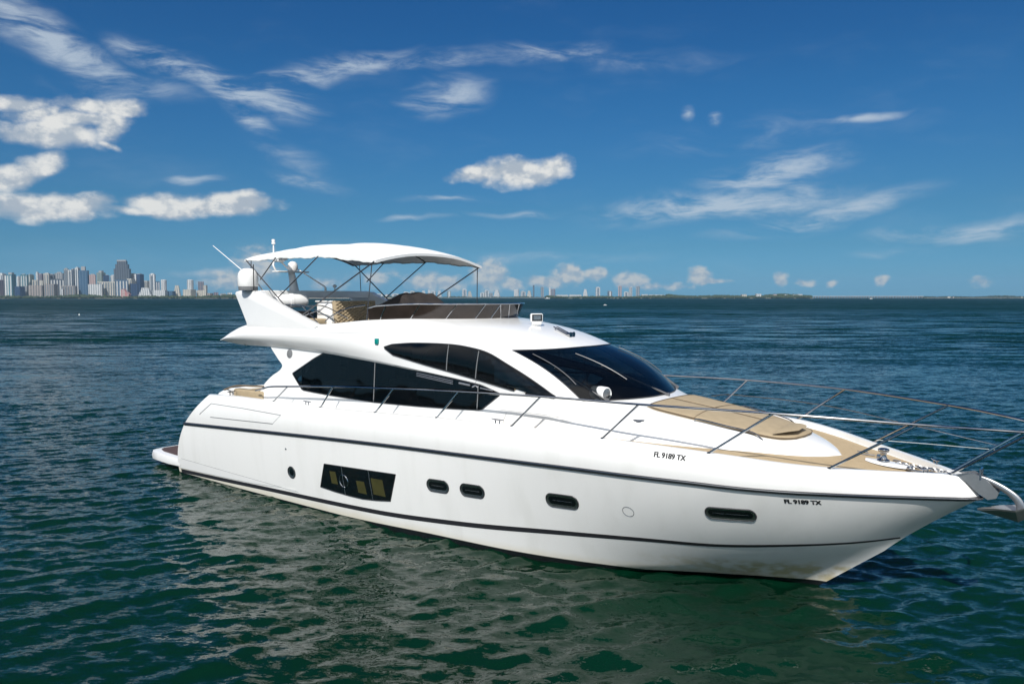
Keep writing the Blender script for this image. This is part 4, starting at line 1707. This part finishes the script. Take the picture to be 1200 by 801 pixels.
for sg in (-1, 1):
    cleat(12.48, sg * 2.47, c_gun['z'](12.48) + .012)
    cleat(6.65, sg * 2.44, c_gun['z'](6.65) + .012)
    cleat(19.42, sg * .42, c_gun['z'](19.4) + .012, -sg * .9, .8)
    cleat(3.38, sg * 2.38, c_gun['z'](3.4) + .015, 1.2 * sg, 1.2)

# bow roller and anchor
mb = MB()
for y in (-.10, .10):
    mb.prism([(19.74, 2.235), (20.02, 2.30), (20.20, 2.22), (20.37, 2.04), (20.34, 1.95), (20.23, 1.91), (20.10, 1.99), (19.92, 2.15)], y - .007, y + .007)
mb.grid([[(x, -.10, z), (x, .10, z)] for x, z in ((19.74, 2.23), (19.9, 2.17), (20.10, 2.0), (20.23, 1.92))])
roller = mb.build('bow_roller', M['anchor'], yacht, smooth=False)
mb = MB()
mb.lathe([(.0, -.095), (.065, -.09), (.05, -.03), (.05, .03), (.065, .09), (.0, .095)], (20.29, 0, 2.02), (0, 1, 0), 18)
mb.build('roller_wheel', M['black'], roller)
mb = MB()
mb.tube([(20.12, -.10, 2.20), (20.12, -.10, 2.36), (20.12, .10, 2.36), (20.12, .10, 2.20)], .016, 8)
mb.build('roller_hoop', M['steel'], roller)
mb = MB()
pts = spline([(19.95, 0, 2.24), (20.2, 0, 2.19), (20.42, 0, 2.09), (20.58, 0, 1.97), (20.645, 0, 1.84), (20.63, 0, 1.68)], 26)
rows = []
for i_, p_ in enumerate(pts):
    t_ = pts[min(i_ + 1, 25)] - pts[max(i_ - 1, 0)]
    t_ = t_ / np.linalg.norm(t_)
    n_ = np.array([-t_[2], 0, t_[0]])
    hh = .040 + .028 * (i_ / 25) ** 2
    rows.append([p_ + n_ * hh * math.sin(a) + np.array([0, .020 * math.cos(a), 0]) for a in np.linspace(0, 2 * math.pi, 12, endpoint=False)])
mb.grid(rows, closed=True)
anchor = mb.build('anchor', M['anchor'], yacht)
mb = MB()
for sg in (-1, 1):                                          # two thick blades folded along the keel of the plough
    up_ = [(20.08, 0, 1.735), (20.36, sg * .135, 1.80), (20.60, sg * .215, 1.83), (20.76, sg * .17, 1.90), (20.70, 0, 1.70), (20.62, 0, 1.655)]
    dn_ = [(20.085, 0, 1.705), (20.365, sg * .125, 1.775), (20.60, sg * .20, 1.80), (20.755, sg * .16, 1.875), (20.695, 0, 1.66), (20.62, 0, 1.61)]
    mb.add(up_ + dn_, [(0, 1, 5), (1, 2, 5), (2, 4, 5), (2, 3, 4), (6, 11, 7), (7, 11, 8), (8, 11, 10), (8, 10, 9), (0, 6, 7, 1), (1, 7, 8, 2), (2, 8, 9, 3), (3, 9, 10, 4)])
mb.build('fluke', M['anchor'], anchor, smooth=False)

# ---- lights, horns, wipers
mb = MB()
b0 = on_top(trunk_bvh, 14.05, -1.30)
bx, by, bzz = 14.05, -1.30, b0.z
mb.tube([(bx, by, bzz - .04), (bx, by, bzz + .14)], [.14, .10], 16)
sd = mb.build('search_light', M['plastic'], yacht)
mb = MB()
ax = Vector((.95, -.30, .0)).normalized()
mb.lathe([(.0, -.24), (.09, -.235), (.125, -.19), (.132, .02), (.128, .16), (.108, .18), (.096, .16)], (bx, by, bzz + .20), ax, 28)
mb.build('lamp_housing', M['plastic'], sd)
mb = MB()
mb.lathe([(.0, .17), (.05, .168), (.098, .163)], (bx, by, bzz + .20), ax, 24)
mb.build('lamp_glass', M['steel_dull'], sd)
mb = MB()
h = on_top(fly_bvh, 11.62, -.06)
lrz = R(-42)
lf = Vector((math.cos(lrz), math.sin(lrz), 0))
lc = Vector((11.66, -.10, h.z))
mb.box(lc + Vector((0, 0, .04)), (.12, .22, .08), rz=lrz)
mb.box(lc + Vector((0, 0, .16)), (.13, .27, .19), rz=lrz)
fl = mb.build('roof_floodlight', M['plastic'], yacht, bevel=.03, seg=3)
mb = MB()
mb.box(lc + lf * .066 + Vector((0, 0, .165)), (.012, .225, .145), rz=lrz)
mb.build('lamp_face', M['black'], fl)
mb = MB()
mb.box(lc + lf * .073 + Vector((0, 0, .165)), (.006, .16, .085), rz=lrz)
mb.build('lamp_lens', M['steel_dull'], fl)
mb = MB()
for y in (-.10, .02):
    a = on_top(fly_bvh, 12.05, y + .1)
    b = on_top(fly_bvh, 12.6, y - .05)
    mb.tube([a + Vector((0, 0, .05)), b + Vector((-.10, 0, .06)), b + Vector((0, 0, .06))], [.015, .022, .055], 10)
    for t in (.1, .8):
        q = a.lerp(b, t)
        mb.tube([q, q + Vector((0, 0, .06))], .016, 6)
mb.build('horn', M['steel'], yacht)


def wiper(pv, a, b):
    """pv, a, b: pivot foot, blade head and blade tail as (Y, t) on the windscreen, t from head to foot of the glass"""
    def at(y, t, off):
        rows = np.array(ws_grid)
        j = min(int(t * 19), 18)
        f = t * 19 - j
        row = rows[:, j] * (1 - f) + rows[:, j + 1] * f
        i = np.argsort(row[:, 1])
        x = np.interp(y, row[i, 1], row[i, 0])
        z = np.interp(y, row[i, 1], row[i, 2])
        return Vector((x, y, z)) + Vector((.6, 0, .75)) * off
    p = at(pv[0], pv[1], .03) + Vector((.05, 0, -.03))
    m_ = (Vector(at(*a, .05)) + Vector(at(*b, .05))) / 2
    mb = MB()
    mb.tube([p, m_], .012, 6)
    mb.tube([p + Vector((0, .07, 0)), m_ + Vector((0, .03, 0))], .009, 6)
    mb.lathe([(.035, -.03), (.035, .03), (0, .035)], p, (.6, 0, .8), 12)
    o = mb.build('wiper', M['arm'], yacht)
    mb = MB()
    mb.tube([at(a[0] + (b[0] - a[0]) * t, a[1] + (b[1] - a[1]) * t, .03) for t in np.linspace(0, 1, 10)], .010, 5)
    mb.build('wiper_blade', M['arm'], o)


wiper((-1.44, .99), (-1.56, .13), (-1.64, .76))
wiper((.10, 1.0), (-.94, .16), (-.66, .72))
wiper((1.36, .99), (.80, .12), (1.32, .74))

# navigation light, speaker grille, stern lights
mb = MB()
q = on_side(fly_bvh, 8.75, 4.03, .0)
mb.box(q + Vector((0, -.02, 0)), (.10, .06, .13))
mb.build('navigation_light', M['green_lens'], yacht, bevel=.015)
mb = MB()
q = on_side(house_bvh, 5.42, 3.60, .002)
mb.lathe([(0, .012), (.09, .012), (.115, .0)], q, (0, -1, .08), 24)
mb.build('speaker_grille', M['grille'], yacht)
mb = MB()
mb.lathe([(.0, -.06), (.03, -.055), (.04, 0), (.0, .0)], (3.5, -2.0, 3.79), n=12)
mb.build('cockpit_lamp', M['steel_dull'], yacht)

# ------------------------------------------------------------------ the far shores
def far(px, dist):
    """photo column -> world X at a given distance"""
    return (px - 600) / 906 * dist


def height(py, dist):
    return CAM_H + (348.6 - py) / 906 * dist


def facade(name, wall, glass, floor=3.6, bay=9.0, share=.45, gl_rough=.25):
    """storeys and window bays cut out of the wall colour, in object space"""
    m = bpy.data.materials.new(name)
    m.use_nodes = True
    nt = m.node_tree
    N, L = nt.nodes, nt.links
    b = N['Principled BSDF']
    tc = N.new('ShaderNodeTexCoord')
    sp = N.new('ShaderNodeSeparateXYZ')
    L.new(tc.outputs['Object'], sp.inputs[0])

    def mth(op, a, c):
        n = N.new('ShaderNodeMath')
        n.operation = op
        for i, k in enumerate((a, c)):
            if isinstance(k, (int, float)):
                n.inputs[i].default_value = k
            else:
                L.new(k, n.inputs[i])
        return n.outputs[0]
    fz = mth('LESS_THAN', mth('FRACT', mth('DIVIDE', sp.outputs[2], floor), 0), .62)
    hx = mth('ADD', sp.outputs[0], sp.outputs[1])
    fx = mth('LESS_THAN', mth('FRACT', mth('DIVIDE', hx, bay), 0), share)
    w = mth('MULTIPLY', fz, fx)
    n = N.new('ShaderNodeTexNoise')
    n.inputs['Scale'].default_value = .05
    n.inputs['Detail'].default_value = 5
    L.new(tc.outputs['Object'], n.inputs['Vector'])
    mw = N.new('ShaderNodeMix')
    mw.data_type = 'RGBA'
    mw.inputs[6].default_value = (*tuple(c * .8 for c in wall), 1)
    mw.inputs[7].default_value = (*tuple(min(c * 1.12, .82) for c in wall), 1)
    L.new(n.outputs['Fac'], mw.inputs[0])
    mx = N.new('ShaderNodeMix')
    mx.data_type = 'RGBA'
    L.new(w, mx.inputs[0])
    L.new(mw.outputs[2], mx.inputs[6])
    mx.inputs[7].default_value = (*glass, 1)
    L.new(mx.outputs[2], b.inputs['Base Color'])
    r = N.new('ShaderNodeMapRange')
    L.new(w, r.inputs[0])
    r.inputs[3].default_value = .8
    r.inputs[4].default_value = gl_rough
    L.new(r.outputs[0], b.inputs['Roughness'])
    return m


FC = {
    'white': facade('white tower facade', (.52, .53, .53), (.06, .10, .14), 3.6, 12, .46),
    'cream': facade('cream facade', (.44, .42, .37), (.09, .12, .14), 3.6, 11, .42),
    'grey': facade('grey concrete facade', (.27, .28, .29), (.06, .08, .10), 3.6, 12, .5),
    'taupe': facade('taupe balcony facade', (.30, .27, .25), (.05, .05, .06), 3.4, 14, .55),
    'teal': facade('teal glass facade', (.10, .21, .25), (.02, .09, .13), 4, 16, .72, .15),
    'blue': facade('blue glass facade', (.07, .13, .20), (.015, .055, .12), 4, 15, .78, .12),
    'navy': facade('navy glass facade', (.03, .06, .12), (.008, .025, .07), 4, 14, .8, .12),
    'slate': facade('slate facade', (.085, .105, .13), (.025, .035, .055), 4, 13, .6, .2),
    'mauve': facade('mauve facade', (.19, .16, .19), (.04, .04, .07), 3.6, 13, .5),
    'green': facade('grey green facade', (.19, .24, .23), (.05, .08, .09), 3.6, 13, .5),
    'pink': facade('pink facade', (.40, .30, .29), (.12, .11, .12), 3.6, 12, .4),
    'red': facade('red and white facade', (.36, .16, .16), (.34, .32, .31), 9, 30, .5, .6),
}
for k_, c_ in (('roof', (.30, .30, .30)), ('pale', (.48, .49, .49)), ('strip', (.11, .14, .17)), ('redroof', (.40, .07, .06)), ('sand', (.42, .37, .28)), ('concrete', (.42, .41, .39)), ('pier', (.10, .11, .11))):
    M[k_] = mat('far ' + k_, c_, .8, var=.15, vscale=.05)
M['scrub'] = mat('far foliage', (.034, .058, .022), .9, var=.5, vscale=.06)
M['mangrove'] = mat('dark mangrove foliage', (.022, .042, .022), .9, var=.5, vscale=.05)


def building(label, x0, x1, ytop, dist, col='white', kind='slab', cap=0, strips=0, tw=None, group='buildings of the city skyline across the bay', podium=None, cat='building'):
    """x0, x1, ytop: photo columns of the two edges and the row of the roof line; dist: metres from the camera"""
    k = dist / 906
    W, Hh = (x1 - x0) * k, height(ytop, dist)
    rnd = random.Random(int(x0 * 31 + ytop * 7))
    a = R(tw if tw is not None else rnd.choice((-1, 1)) * rnd.uniform(9, 26))
    dpt = min(W * .8, 30)
    w = max((W - dpt * abs(math.sin(a))) / math.cos(a), W * .45)
    o = bpy.data.objects.new('tower_block' if Hh > 60 else 'waterfront_building', None)
    COL.objects.link(o)
    o.location = (far((x0 + x1) / 2, dist), dist, 0)
    o.rotation_euler = (0, 0, a)
    tag(o, label, cat, group)
    mb = MB()
    if kind == 'step':                                       # stepped shoulders
        mb.box((0, 0, Hh * .40), (w, dpt, Hh * .80))
        mb.box((0, 0, Hh * .86), (w * .80, dpt * .9, Hh * .12))
        mb.box((0, 0, Hh * .955), (w * .60, dpt * .8, Hh * .09))
    elif kind == 'round':
        mb.lathe([(w / 2, 0), (w / 2, Hh * .96), (w * .40, Hh * .985), (0, Hh)], (0, 0, 0), n=14)
    elif kind == 'wedge':
        mb.prism([(-w / 2, 0), (w / 2, 0), (w / 2, Hh * .45), (w * .1, Hh * .7), (-w * .25, Hh), (-w / 2, Hh * .9)], -dpt / 2, dpt / 2)
    elif kind == 'terrace':
        for i in range(5):
            ww = w * (1 - .13 * i)
            mb.box((0, 0, Hh * (.2 * i + .1)), (ww, dpt * (1 - .1 * i), Hh * .2))
    else:
        mb.box((0, 0, Hh / 2), (w, dpt, Hh))
    mb.build('facade', FC[col], o, smooth=False)
    if strips and (strips == 1 or rnd.random() < .7):
        mb = MB()
        for i in range(strips):
            x = -w / 2 + w * (i + .5) / strips
            mb.box((x, -dpt / 2 - .4, Hh * .48), (w / strips * .42, .8, Hh * .92))
        mb.build('glazing_bands', M['strip'] if col in ('white', 'cream', 'grey', 'taupe', 'mauve', 'pink') else M['pale'], o, smooth=False)
    if cap:
        mb = MB()
        mb.box((rnd.uniform(-.1, .1) * w, 0, Hh + cap * k / 2), (w * rnd.uniform(.4, .7), dpt * .6, cap * k))
        mb.build('roof_plant', M['roof'] if col not in ('white', 'cream') else M['pale'], o, smooth=False)
    if podium:
        pw, ph, pc = podium
        mb = MB()
        mb.box((0, -dpt * .3, ph * k / 2), (w * pw, dpt * 1.5, ph * k))
        mb.build('podium', FC[pc], o, smooth=False)
    return o


B = building
D1 = 4500
B('pale tower with bright white flat top at the far left of the skyline', 0.5, 8.5, 321, D1 + 300, 'white', cap=1, strips=2)
B('dark mauve block cut by the left edge of the picture', -4, 5, 328, D1, 'mauve', strips=2)
B('broad teal glass tower with small dark roof box near the left edge', 10.8, 19.2, 321.5, D1, 'teal', cap=2, strips=2)
B('pale block peeping out just left of the broad teal glass tower', 8.2, 12.5, 323, D1 + 250, 'white')
B('low deep blue glass block near the left edge of the skyline', 19, 30, 335.6, D1 - 100, 'navy')
B('slim white tower between broad teal glass tower and grey teal tower', 21.7, 25.8, 324.5, D1 + 200, 'white', cap=1)
B('grey teal tower with pale left edge above the low deep blue block', 26, 34.6, 321.8, D1 + 150, 'teal', cap=.8, strips=3)
B('dull green grey tower standing right of the grey teal tower', 34.8, 41, 322, D1 + 220, 'green', cap=.8, strips=2)
B('cream mid rise rising behind the wide taupe balcony slabs', 39, 46.5, 328, D1 + 120, 'cream', strips=2)
B('cream mid rise with notched roof just right of another cream mid rise', 46.6, 54, 328.6, D1 + 130, 'cream', kind='terrace')
B('slim white spire tower beside the mauve grey tower', 44.2, 47.2, 319.6, D1 + 350, 'white', cap=1)
B('mauve grey tower behind the cream mid rises', 47.2, 53.6, 321.2, D1 + 260, 'mauve', cap=.6, strips=2)
B('tall cream tower left of the blue grey slab', 53.6, 60, 320.4, D1 + 200, 'cream', strips=2, cap=.6)
B('dark slate tower tucked right behind the tall cream tower', 60, 66, 321.8, D1 + 240, 'slate', cap=.8)
B('grey tower with pale roof line left of the twin towers', 66.3, 76, 320, D1 + 260, 'grey', cap=1.2, strips=3)
B('broad blue grey slab standing behind the wide taupe slab', 61, 77, 327, D1 + 80, 'slate', strips=5)
B('wide taupe balcony slab, longest of the three low slabs on the shore', 36.2, 52, 334.2, D1 - 60, 'taupe', strips=5, tw=8)
B('wide taupe balcony slab with white right end, middle of the three low slabs', 54.4, 68, 332.8, D1 - 60, 'taupe', strips=4, tw=-10)
B('short blue grey link block between two wide taupe slabs', 51.5, 55, 335, D1 - 20, 'blue')
B('low pale grey block at the left end of the wide taupe slabs', 30, 36.4, 335, D1 - 40, 'grey', strips=2)
B('grey half of the twin towers left of the blue glass high rise', 77, 82, 315, D1 + 60, 'grey', cap=.8, strips=2)
B('white half of the twin towers left of the blue glass high rise', 81.4, 86, 316.4, D1 + 40, 'white', strips=1)
B('slate tower with dark top squeezed behind the twin towers', 85.4, 90.4, 316, D1 + 150, 'slate', cap=1)
B('taupe balcony slab below the twin towers, rightmost of the three low slabs', 74.4, 90.4, 335, D1 - 60, 'taupe', strips=5, tw=7)
B('small white block at the shore between two taupe slabs', 71.5, 75.2, 338.5, D1 - 80, 'white')
B('slim white tower attached left of the blue glass high rise', 90.2, 95.2, 314, D1 + 20, 'white', strips=1, cap=1)
B('big blue glass high rise with dark crown left of centre of the skyline', 94.6, 105.2, 317, D1, 'blue', cap=4.5, strips=3, tw=12)
B('tower striped red and white right of the blue glass high rise', 105.6, 114, 322, D1 + 200, 'pink', cap=1, strips=3)
B('pale blue office block with two white wings on the shore', 105.6, 121, 333, D1 - 40, 'white', strips=2, tw=14)
B('green grey tower with boxy dark crown left of the tallest tower', 115.4, 124.6, 319.5, D1 + 300, 'green', cap=2.2)
B('dark teal tower in front of the green grey crowned tower', 122.2, 130, 322.6, D1 + 160, 'navy', cap=.6)
B('long cream block with dark vertical stripes left of the tallest tower', 116.5, 137, 330, D1 + 20, 'cream', strips=7, tw=6)
B('narrow white block touching the left foot of the tallest tower', 131, 137, 323, D1 + 180, 'white', cap=.8)
B('tallest tower of the skyline, dark grey with stepped shoulders and white top', 136.2, 154, 306.4, D1 + 120, 'slate', kind='step', cap=1.6, tw=8)
B('blue grey office block at the foot of the tallest tower', 137, 151.4, 328, D1, 'blue', strips=4)
B('grey brown tower standing right of the tallest tower', 152, 159.8, 320.4, D1 + 220, 'taupe', strips=3)
B('navy glass tower with white left edge right of the tallest tower', 159.6, 169.4, 321.4, D1 + 100, 'navy', cap=.6, tw=-20)
B('slim white flank tower glued to the navy glass tower', 159, 162, 321.2, D1 + 90, 'white')
B('cream block between the tallest tower and the navy glass tower', 151, 158.4, 326.6, D1 + 60, 'cream', strips=2)
B('low dark blue glass block by the red tent shaped building', 154, 163, 332.4, D1 - 30, 'navy', strips=2)
B('small red tent shaped building at the shore', 144.6, 153, 338.4, D1 - 80, 'red', kind='wedge', tw=0)
B('cream mid rise right of the navy glass tower', 169.2, 177, 329, D1 + 120, 'cream', strips=3)
B('slender white tower with dark centre line standing clear of its neighbours', 177, 183.2, 321.4, D1, 'white', strips=1, cap=1, tw=10)
B('blue grey mid rise right of the slender white tower', 183, 189.2, 329.6, D1 + 100, 'blue', strips=2)
B('white tower with rounded top right of the slender white tower', 189, 197, 327.4, D1 + 40, 'white', kind='round')
B('low white terraced building at the foot of the slender white tower', 163, 180, 337.2, D1 - 70, 'white', kind='terrace', tw=6)
B('low white arcaded building right of the terraced white building', 181, 196.4, 340, D1 - 70, 'white', strips=4, tw=-6)
B('small low blue block left of the stepped cream building', 198.4, 205.8, 341, D1 - 40, 'blue')
B('cream building stepped like a pyramid standing alone', 203.4, 213.4, 334.4, D1, 'cream', kind='terrace', tw=16)
B('round shouldered white tower on a wide cream base at the right of the left skyline', 219.8, 228.2, 327.4, D1, 'white', kind='round', podium=(1.5, 10.5, 'cream'))
B('mauve tower with pale left edge right of the round shouldered white tower', 233, 239.8, 330, D1 + 60, 'mauve', strips=2, podium=(1.5, 9.5, 'cream'))
B('slim plain cream tower at the right end of the left skyline', 239.8, 243.6, 334, D1, 'cream')
for i_, (a_, b_, y_, c_, l_) in enumerate(((244, 250, 343.4, 'taupe', 'low brown house row right of the slim plain cream tower'), (250.5, 257, 342.4, 'mauve', 'low mauve block near the yacht stern dome'),
                                           (258, 266, 343.8, 'grey', 'low grey shed just left of the yacht radar arch'), (266.5, 273, 343.0, 'white', 'low white block touching the yacht radar arch'))):
    B(l_, a_, b_, y_, D1, c_)

GB = 'beach buildings on the far island'
D2 = 11000
for a_, b_, y_, c_, kd, l_ in (
        (440.5, 449, 344.6, 'white', 'slab', 'low white hall seen under the canopy strut'), (449.5, 458, 345.2, 'slate', 'slab', 'low dark shed right of the low white hall under the canopy'),
        (459, 468, 344.4, 'white', 'slab', 'low white terminal just left of the dark helm cover'), (473, 480, 342.2, 'white', 'slab', 'white block above the left slope of the dark helm cover'),
        (481, 487, 341.2, 'cream', 'slab', 'cream block above the dark helm cover peak'), (493, 500, 340.4, 'white', 'terrace', 'white stepped hotel right above the dark helm cover peak'),
        (501.5, 504, 339.6, 'white', 'slab', 'thin white tower just right of the dark helm cover peak'), (505, 511, 341.4, 'white', 'slab', 'white block between thin white tower and stepped white hotel'),
        (512, 518, 340.6, 'white', 'terrace', 'white stepped hotel left of the slanting front canopy strut'), (524, 528.5, 341, 'green', 'slab', 'dull green tower crossed by the front canopy strut'),
        (541.5, 547, 339, 'white', 'slab', 'white tower pair left half, left of the thin front canopy pole'), (547.5, 553.5, 341, 'cream', 'terrace', 'cream stepped block right of the white tower pair'),
        (563, 568, 343, 'white', 'slab', 'low white block just right of the thin front canopy pole'), (568, 573, 340.2, 'white', 'slab', 'white tower second from the thin front canopy pole'),
        (578, 586.6, 339.6, 'white', 'terrace', 'white pyramid shaped hotel in the middle of the far beach'), (573.4, 577.6, 343.6, 'grey', 'slab', 'low grey block left of the white pyramid shaped hotel'),
        (602, 608.4, 338.8, 'white', 'round', 'white round cornered tower above the flybridge screen corner'), (610, 616, 341.4, 'white', 'slab', 'white mid rise right of the white round cornered tower'),
        (617, 623.4, 340.6, 'cream', 'terrace', 'cream stepped block left of the thin grey tower'), (624.4, 626.2, 334, 'slate', 'slab', 'thin dark grey tower, narrowest on the far beach'),
        (633.6, 637.2, 336.2, 'grey', 'slab', 'pale grey tower left of the slender white tower pair'), (643, 645.4, 336.8, 'white', 'slab', 'slender white tower left of the mauve grey tower'),
        (645.4, 650.6, 338.8, 'mauve', 'slab', 'mauve grey tower leaning on the slender white tower'), (682.6, 689, 338.8, 'white', 'terrace', 'broad white stepped tower standing alone on the far island'),
        (697.8, 703, 336.6, 'white', 'slab', 'white tower with teal side right of the broad white stepped tower'), (711.8, 717, 341.2, 'slate', 'slab', 'short dark tower left of the red striped tower'),
        (724, 728.4, 335, 'pink', 'slab', 'red and white striped tower, tallest on the far island'), (731, 737, 342, 'white', 'slab', 'low white wing attached left of the white tower pair'),
        (736.8, 740.6, 336, 'white', 'slab', 'white tower between the striped tower and the rightmost tower'), (744.8, 749.4, 335.4, 'grey', 'slab', 'rightmost tower of the far island, pale grey with white edge')):
    B(l_, a_, b_, y_, D2, c_, kd, group=GB, strips=1 if kd == 'slab' and b_ - a_ > 3 else 0, cap=.5 if b_ - a_ > 4 and kd == 'slab' else 0)
for a_, b_, y_, c_, l_ in ((651.6, 666, 345.4, 'white', 'long low white beach row left of the broad white stepped tower'), (667, 681, 345.2, 'white', 'low white beach row touching the broad white stepped tower'),
                           (751, 759, 344.8, 'white', 'low white building with bright roof right of the rightmost tower'), (760, 778, 345.2, 'white', 'long low white roof line where the tree shore begins')):
    B(l_, a_, b_, y_, D2 - 900, c_, 'slab', group=GB, strips=0, tw=3)
D3 = 5200
for a_, b_, y_, c_, l_ in ((868, 874, 344.8, 'cream', 'cream yellow hall among the trees of the wooded shore'), (885, 891, 344.2, 'white', 'white roofed hall above trees right of the cream yellow hall'),
                           (904, 909, 344.8, 'pink', 'pale pink roofed hall in the trees of the wooded shore'), (918, 922, 345, 'white', 'small white house in trees left of the white waterfront house'),
                           (928, 933, 345.2, 'white', 'white waterfront house near the bridge end of the shore'), (933.4, 939, 344.6, 'white', 'taller white waterfront house nearest the bridge')):
    B(l_, a_, b_, y_, D3 + 60, c_, 'slab', group='houses on the wooded shore', tw=5)
D4 = 7000
for a_, b_, y_, c_, l_ in ((1108, 1113, 347.2, 'cream', 'small cream house on the dark mangrove shore'), (1113.5, 1118, 347.4, 'taupe', 'small brown house beside the cream one on the mangrove shore'),
                           (1178.6, 1184, 346.8, 'white', 'white house at the right end of the dark mangroves'), (1186, 1196, 347.4, 'cream', 'low cream building close to the right picture edge')):
    B(l_, a_, b_, y_, D4 - 20, c_, 'slab', group='houses on the mangrove shore', tw=4)


def shore(name, x0, x1, dist, depth, h=1.4, m='sand'):
    a, b = far(x0, dist), far(x1, dist)
    n = 60
    rnd = random.Random(int(x0 + 3))
    mb = MB()
    fr = [(a + (b - a) * i / n, dist - 60 + rnd.uniform(-14, 14)) for i in range(n + 1)]
    mb.grid([[(x, y, -.6) for x, y in fr], [(x, y + 1, h) for x, y in fr], [(x, y + depth, h + .6) for x, y in fr], [(x, y + depth + 30, -.6) for x, y in fr]])
    o = mb.build(name, M[m], None)
    tag(o, kind='structure')


def trees(label_unused, x0, x1, dist, count, h0, h1, m='scrub', dy=40, seed=1, name='tree_belt'):
    """a far-off wood: many small crowns read as one mass"""
    rnd = random.Random(seed)
    mb = MB()
    a, b = far(x0, dist), far(x1, dist)
    for i in range(count):
        x, y = rnd.uniform(a, b), dist + rnd.uniform(-dy, dy)
        h = rnd.uniform(h0, h1) * (1 + .35 * math.sin(x * .011) * math.sin(x * .0037 + 1))
        r = h * rnd.uniform(.55, 1.0)
        prof = [(r * .75, h * .02), (r * rnd.uniform(.9, 1.1), h * .4), (r * rnd.uniform(.5, .8), h * .8), (0, h)]
        n = 7
        rows = []
        for rr, z in prof:
            rows.append([(x + max(rr, .01) * math.cos(2 * math.pi * k / n) * rnd.uniform(.8, 1.15), y + max(rr, .01) * math.sin(2 * math.pi * k / n), 1 + z * rnd.uniform(.94, 1.06)) for k in range(n)])
        mb.grid(rows, closed=True)
    o = mb.build(name, M[m], None, fixn=False)
    tag(o, kind='stuff')


shore('city_shore', -160, 470, D1, 900)
shore('island_shore', 430, 800, D2 - 1000, 1500)
shore('wooded_shore', 640, 950, D3, 500)
shore('mangrove_shore', 1078, 1330, D4, 600)
trees('', -150, 300, D1 - 110, 1200, 7, 18, seed=2)
trees('', 430, 790, D2 - 1000, 900, 8, 20, seed=3)
trees('', 640, 946, D3 - 30, 1500, 7, 17, seed=4)
trees('', 780, 948, D3 + 100, 700, 14, 24, seed=5)
trees('', 1079, 1330, D4, 1300, 11, 19, m='mangrove', seed=6, name='mangrove_belt')

# causeway bridge: deck, parapet and a row of piers
D5 = 6400
br = bpy.data.objects.new('causeway_bridge', None)
COL.objects.link(br)
br.location = (far(943, D5), D5, 0)
tag(br, 'long low white causeway bridge on many piers crossing the horizon at right', 'bridge', None)
Lb = far(1081, D5) - far(943, D5)
mb = MB()
mb.box((Lb / 2, 0, 15), (Lb, 16, 3.0))
mb.build('bridge_deck', M['concrete'], br, smooth=False)
mb = MB()
mb.box((Lb / 2, -8.3, 17), (Lb, .5, 1.4))
mb.build('parapet', M['pale'], br, smooth=False)
npier = 44
for i in range(npier):
    mb = MB()
    mb.box((Lb * (i + .5) / npier, 0, 6.2), (11, 12, 14.8))
    mb.build('pier', M['pier'], br, smooth=False)


# distant boats and a marker
def far_boat(label, px, py, length, rz, sail=False, name='motor_boat'):
    d = CAM_H * 906 / (py - 348.6)
    o = bpy.data.objects.new(name, None)
    COL.objects.link(o)
    o.location = (far(px, d), d, 0)
    o.rotation_euler = (0, 0, rz)
    tag(o, label, 'boat')
    l = length
    mb = MB()
    st = []
    for x, w, z in ((-.5, .14, .10), (-.2, .16, .10), (.2, .13, .12), (.42, .05, .15), (.5, .003, .16)):
        st.append([(x * l, -w * l, z * l), (x * l * .94, -w * l * .7, -.02 * l), (x * l * .94, w * l * .7, -.02 * l), (x * l, w * l, z * l), (x * l, 0, z * l + .01)])
    mb.grid(st, closed=True)
    mb.build('hull', M['plastic'], o)
    mb = MB()
    mb.box((-.05 * l, 0, .17 * l), (.36 * l, .2 * l, .12 * l), top=.75)
    mb.build('cabin', M['plastic'], o, bevel=.02 * l)
    mb = MB()
    mb.box((-.02 * l, 0, .19 * l), (.345 * l, .186 * l, .035 * l), top=.9)
    mb.build('cabin_window', M['glass'], o)
    return o


far_boat('white motor yacht far off below the slender white tower pair', 641.5, 349.9, 24, .25)
far_boat('tiny white boat on open water right of the flybridge', 709, 357.6, 2.6, .3)
far_boat('tiny white boat in front of the causeway bridge', 1020, 350.2, 14, 0.1)
d_ = CAM_H * 906 / (369.3 - 348.6)
mk = bpy.data.objects.new('channel_marker', None)
COL.objects.link(mk)
mk.location = (far(93, d_), d_, 0)
tag(mk, 'small pale float on the water below the city skyline', 'buoy')
mb = MB()
mb.lathe([(0, -.1), (.16, -.05), (.2, .12), (.1, .25), (.05, .5), (.0, .52)], (0, 0, 0), n=12)
mb.build('float', M['plastic'], mk)

# ------------------------------------------------------------------ the air over the bay
hz = MB()
hz.box((0, 0, 149), (24600, 24600, 300))
hm = bpy.data.materials.new('sea haze')
hm.use_nodes = True
hn = hm.node_tree
hn.nodes.clear()
pv = hn.nodes.new('ShaderNodeVolumePrincipled')
pv.inputs['Color'].default_value = (.55, .80, 1.0, 1)
pv.inputs['Density'].default_value = 4.0e-5
pv.inputs['Anisotropy'].default_value = .2
ho = hn.nodes.new('ShaderNodeOutputMaterial')
hn.links.new(pv.outputs[0], ho.inputs['Volume'])
tag(hz.build('haze', hm, None, smooth=False), kind='stuff')
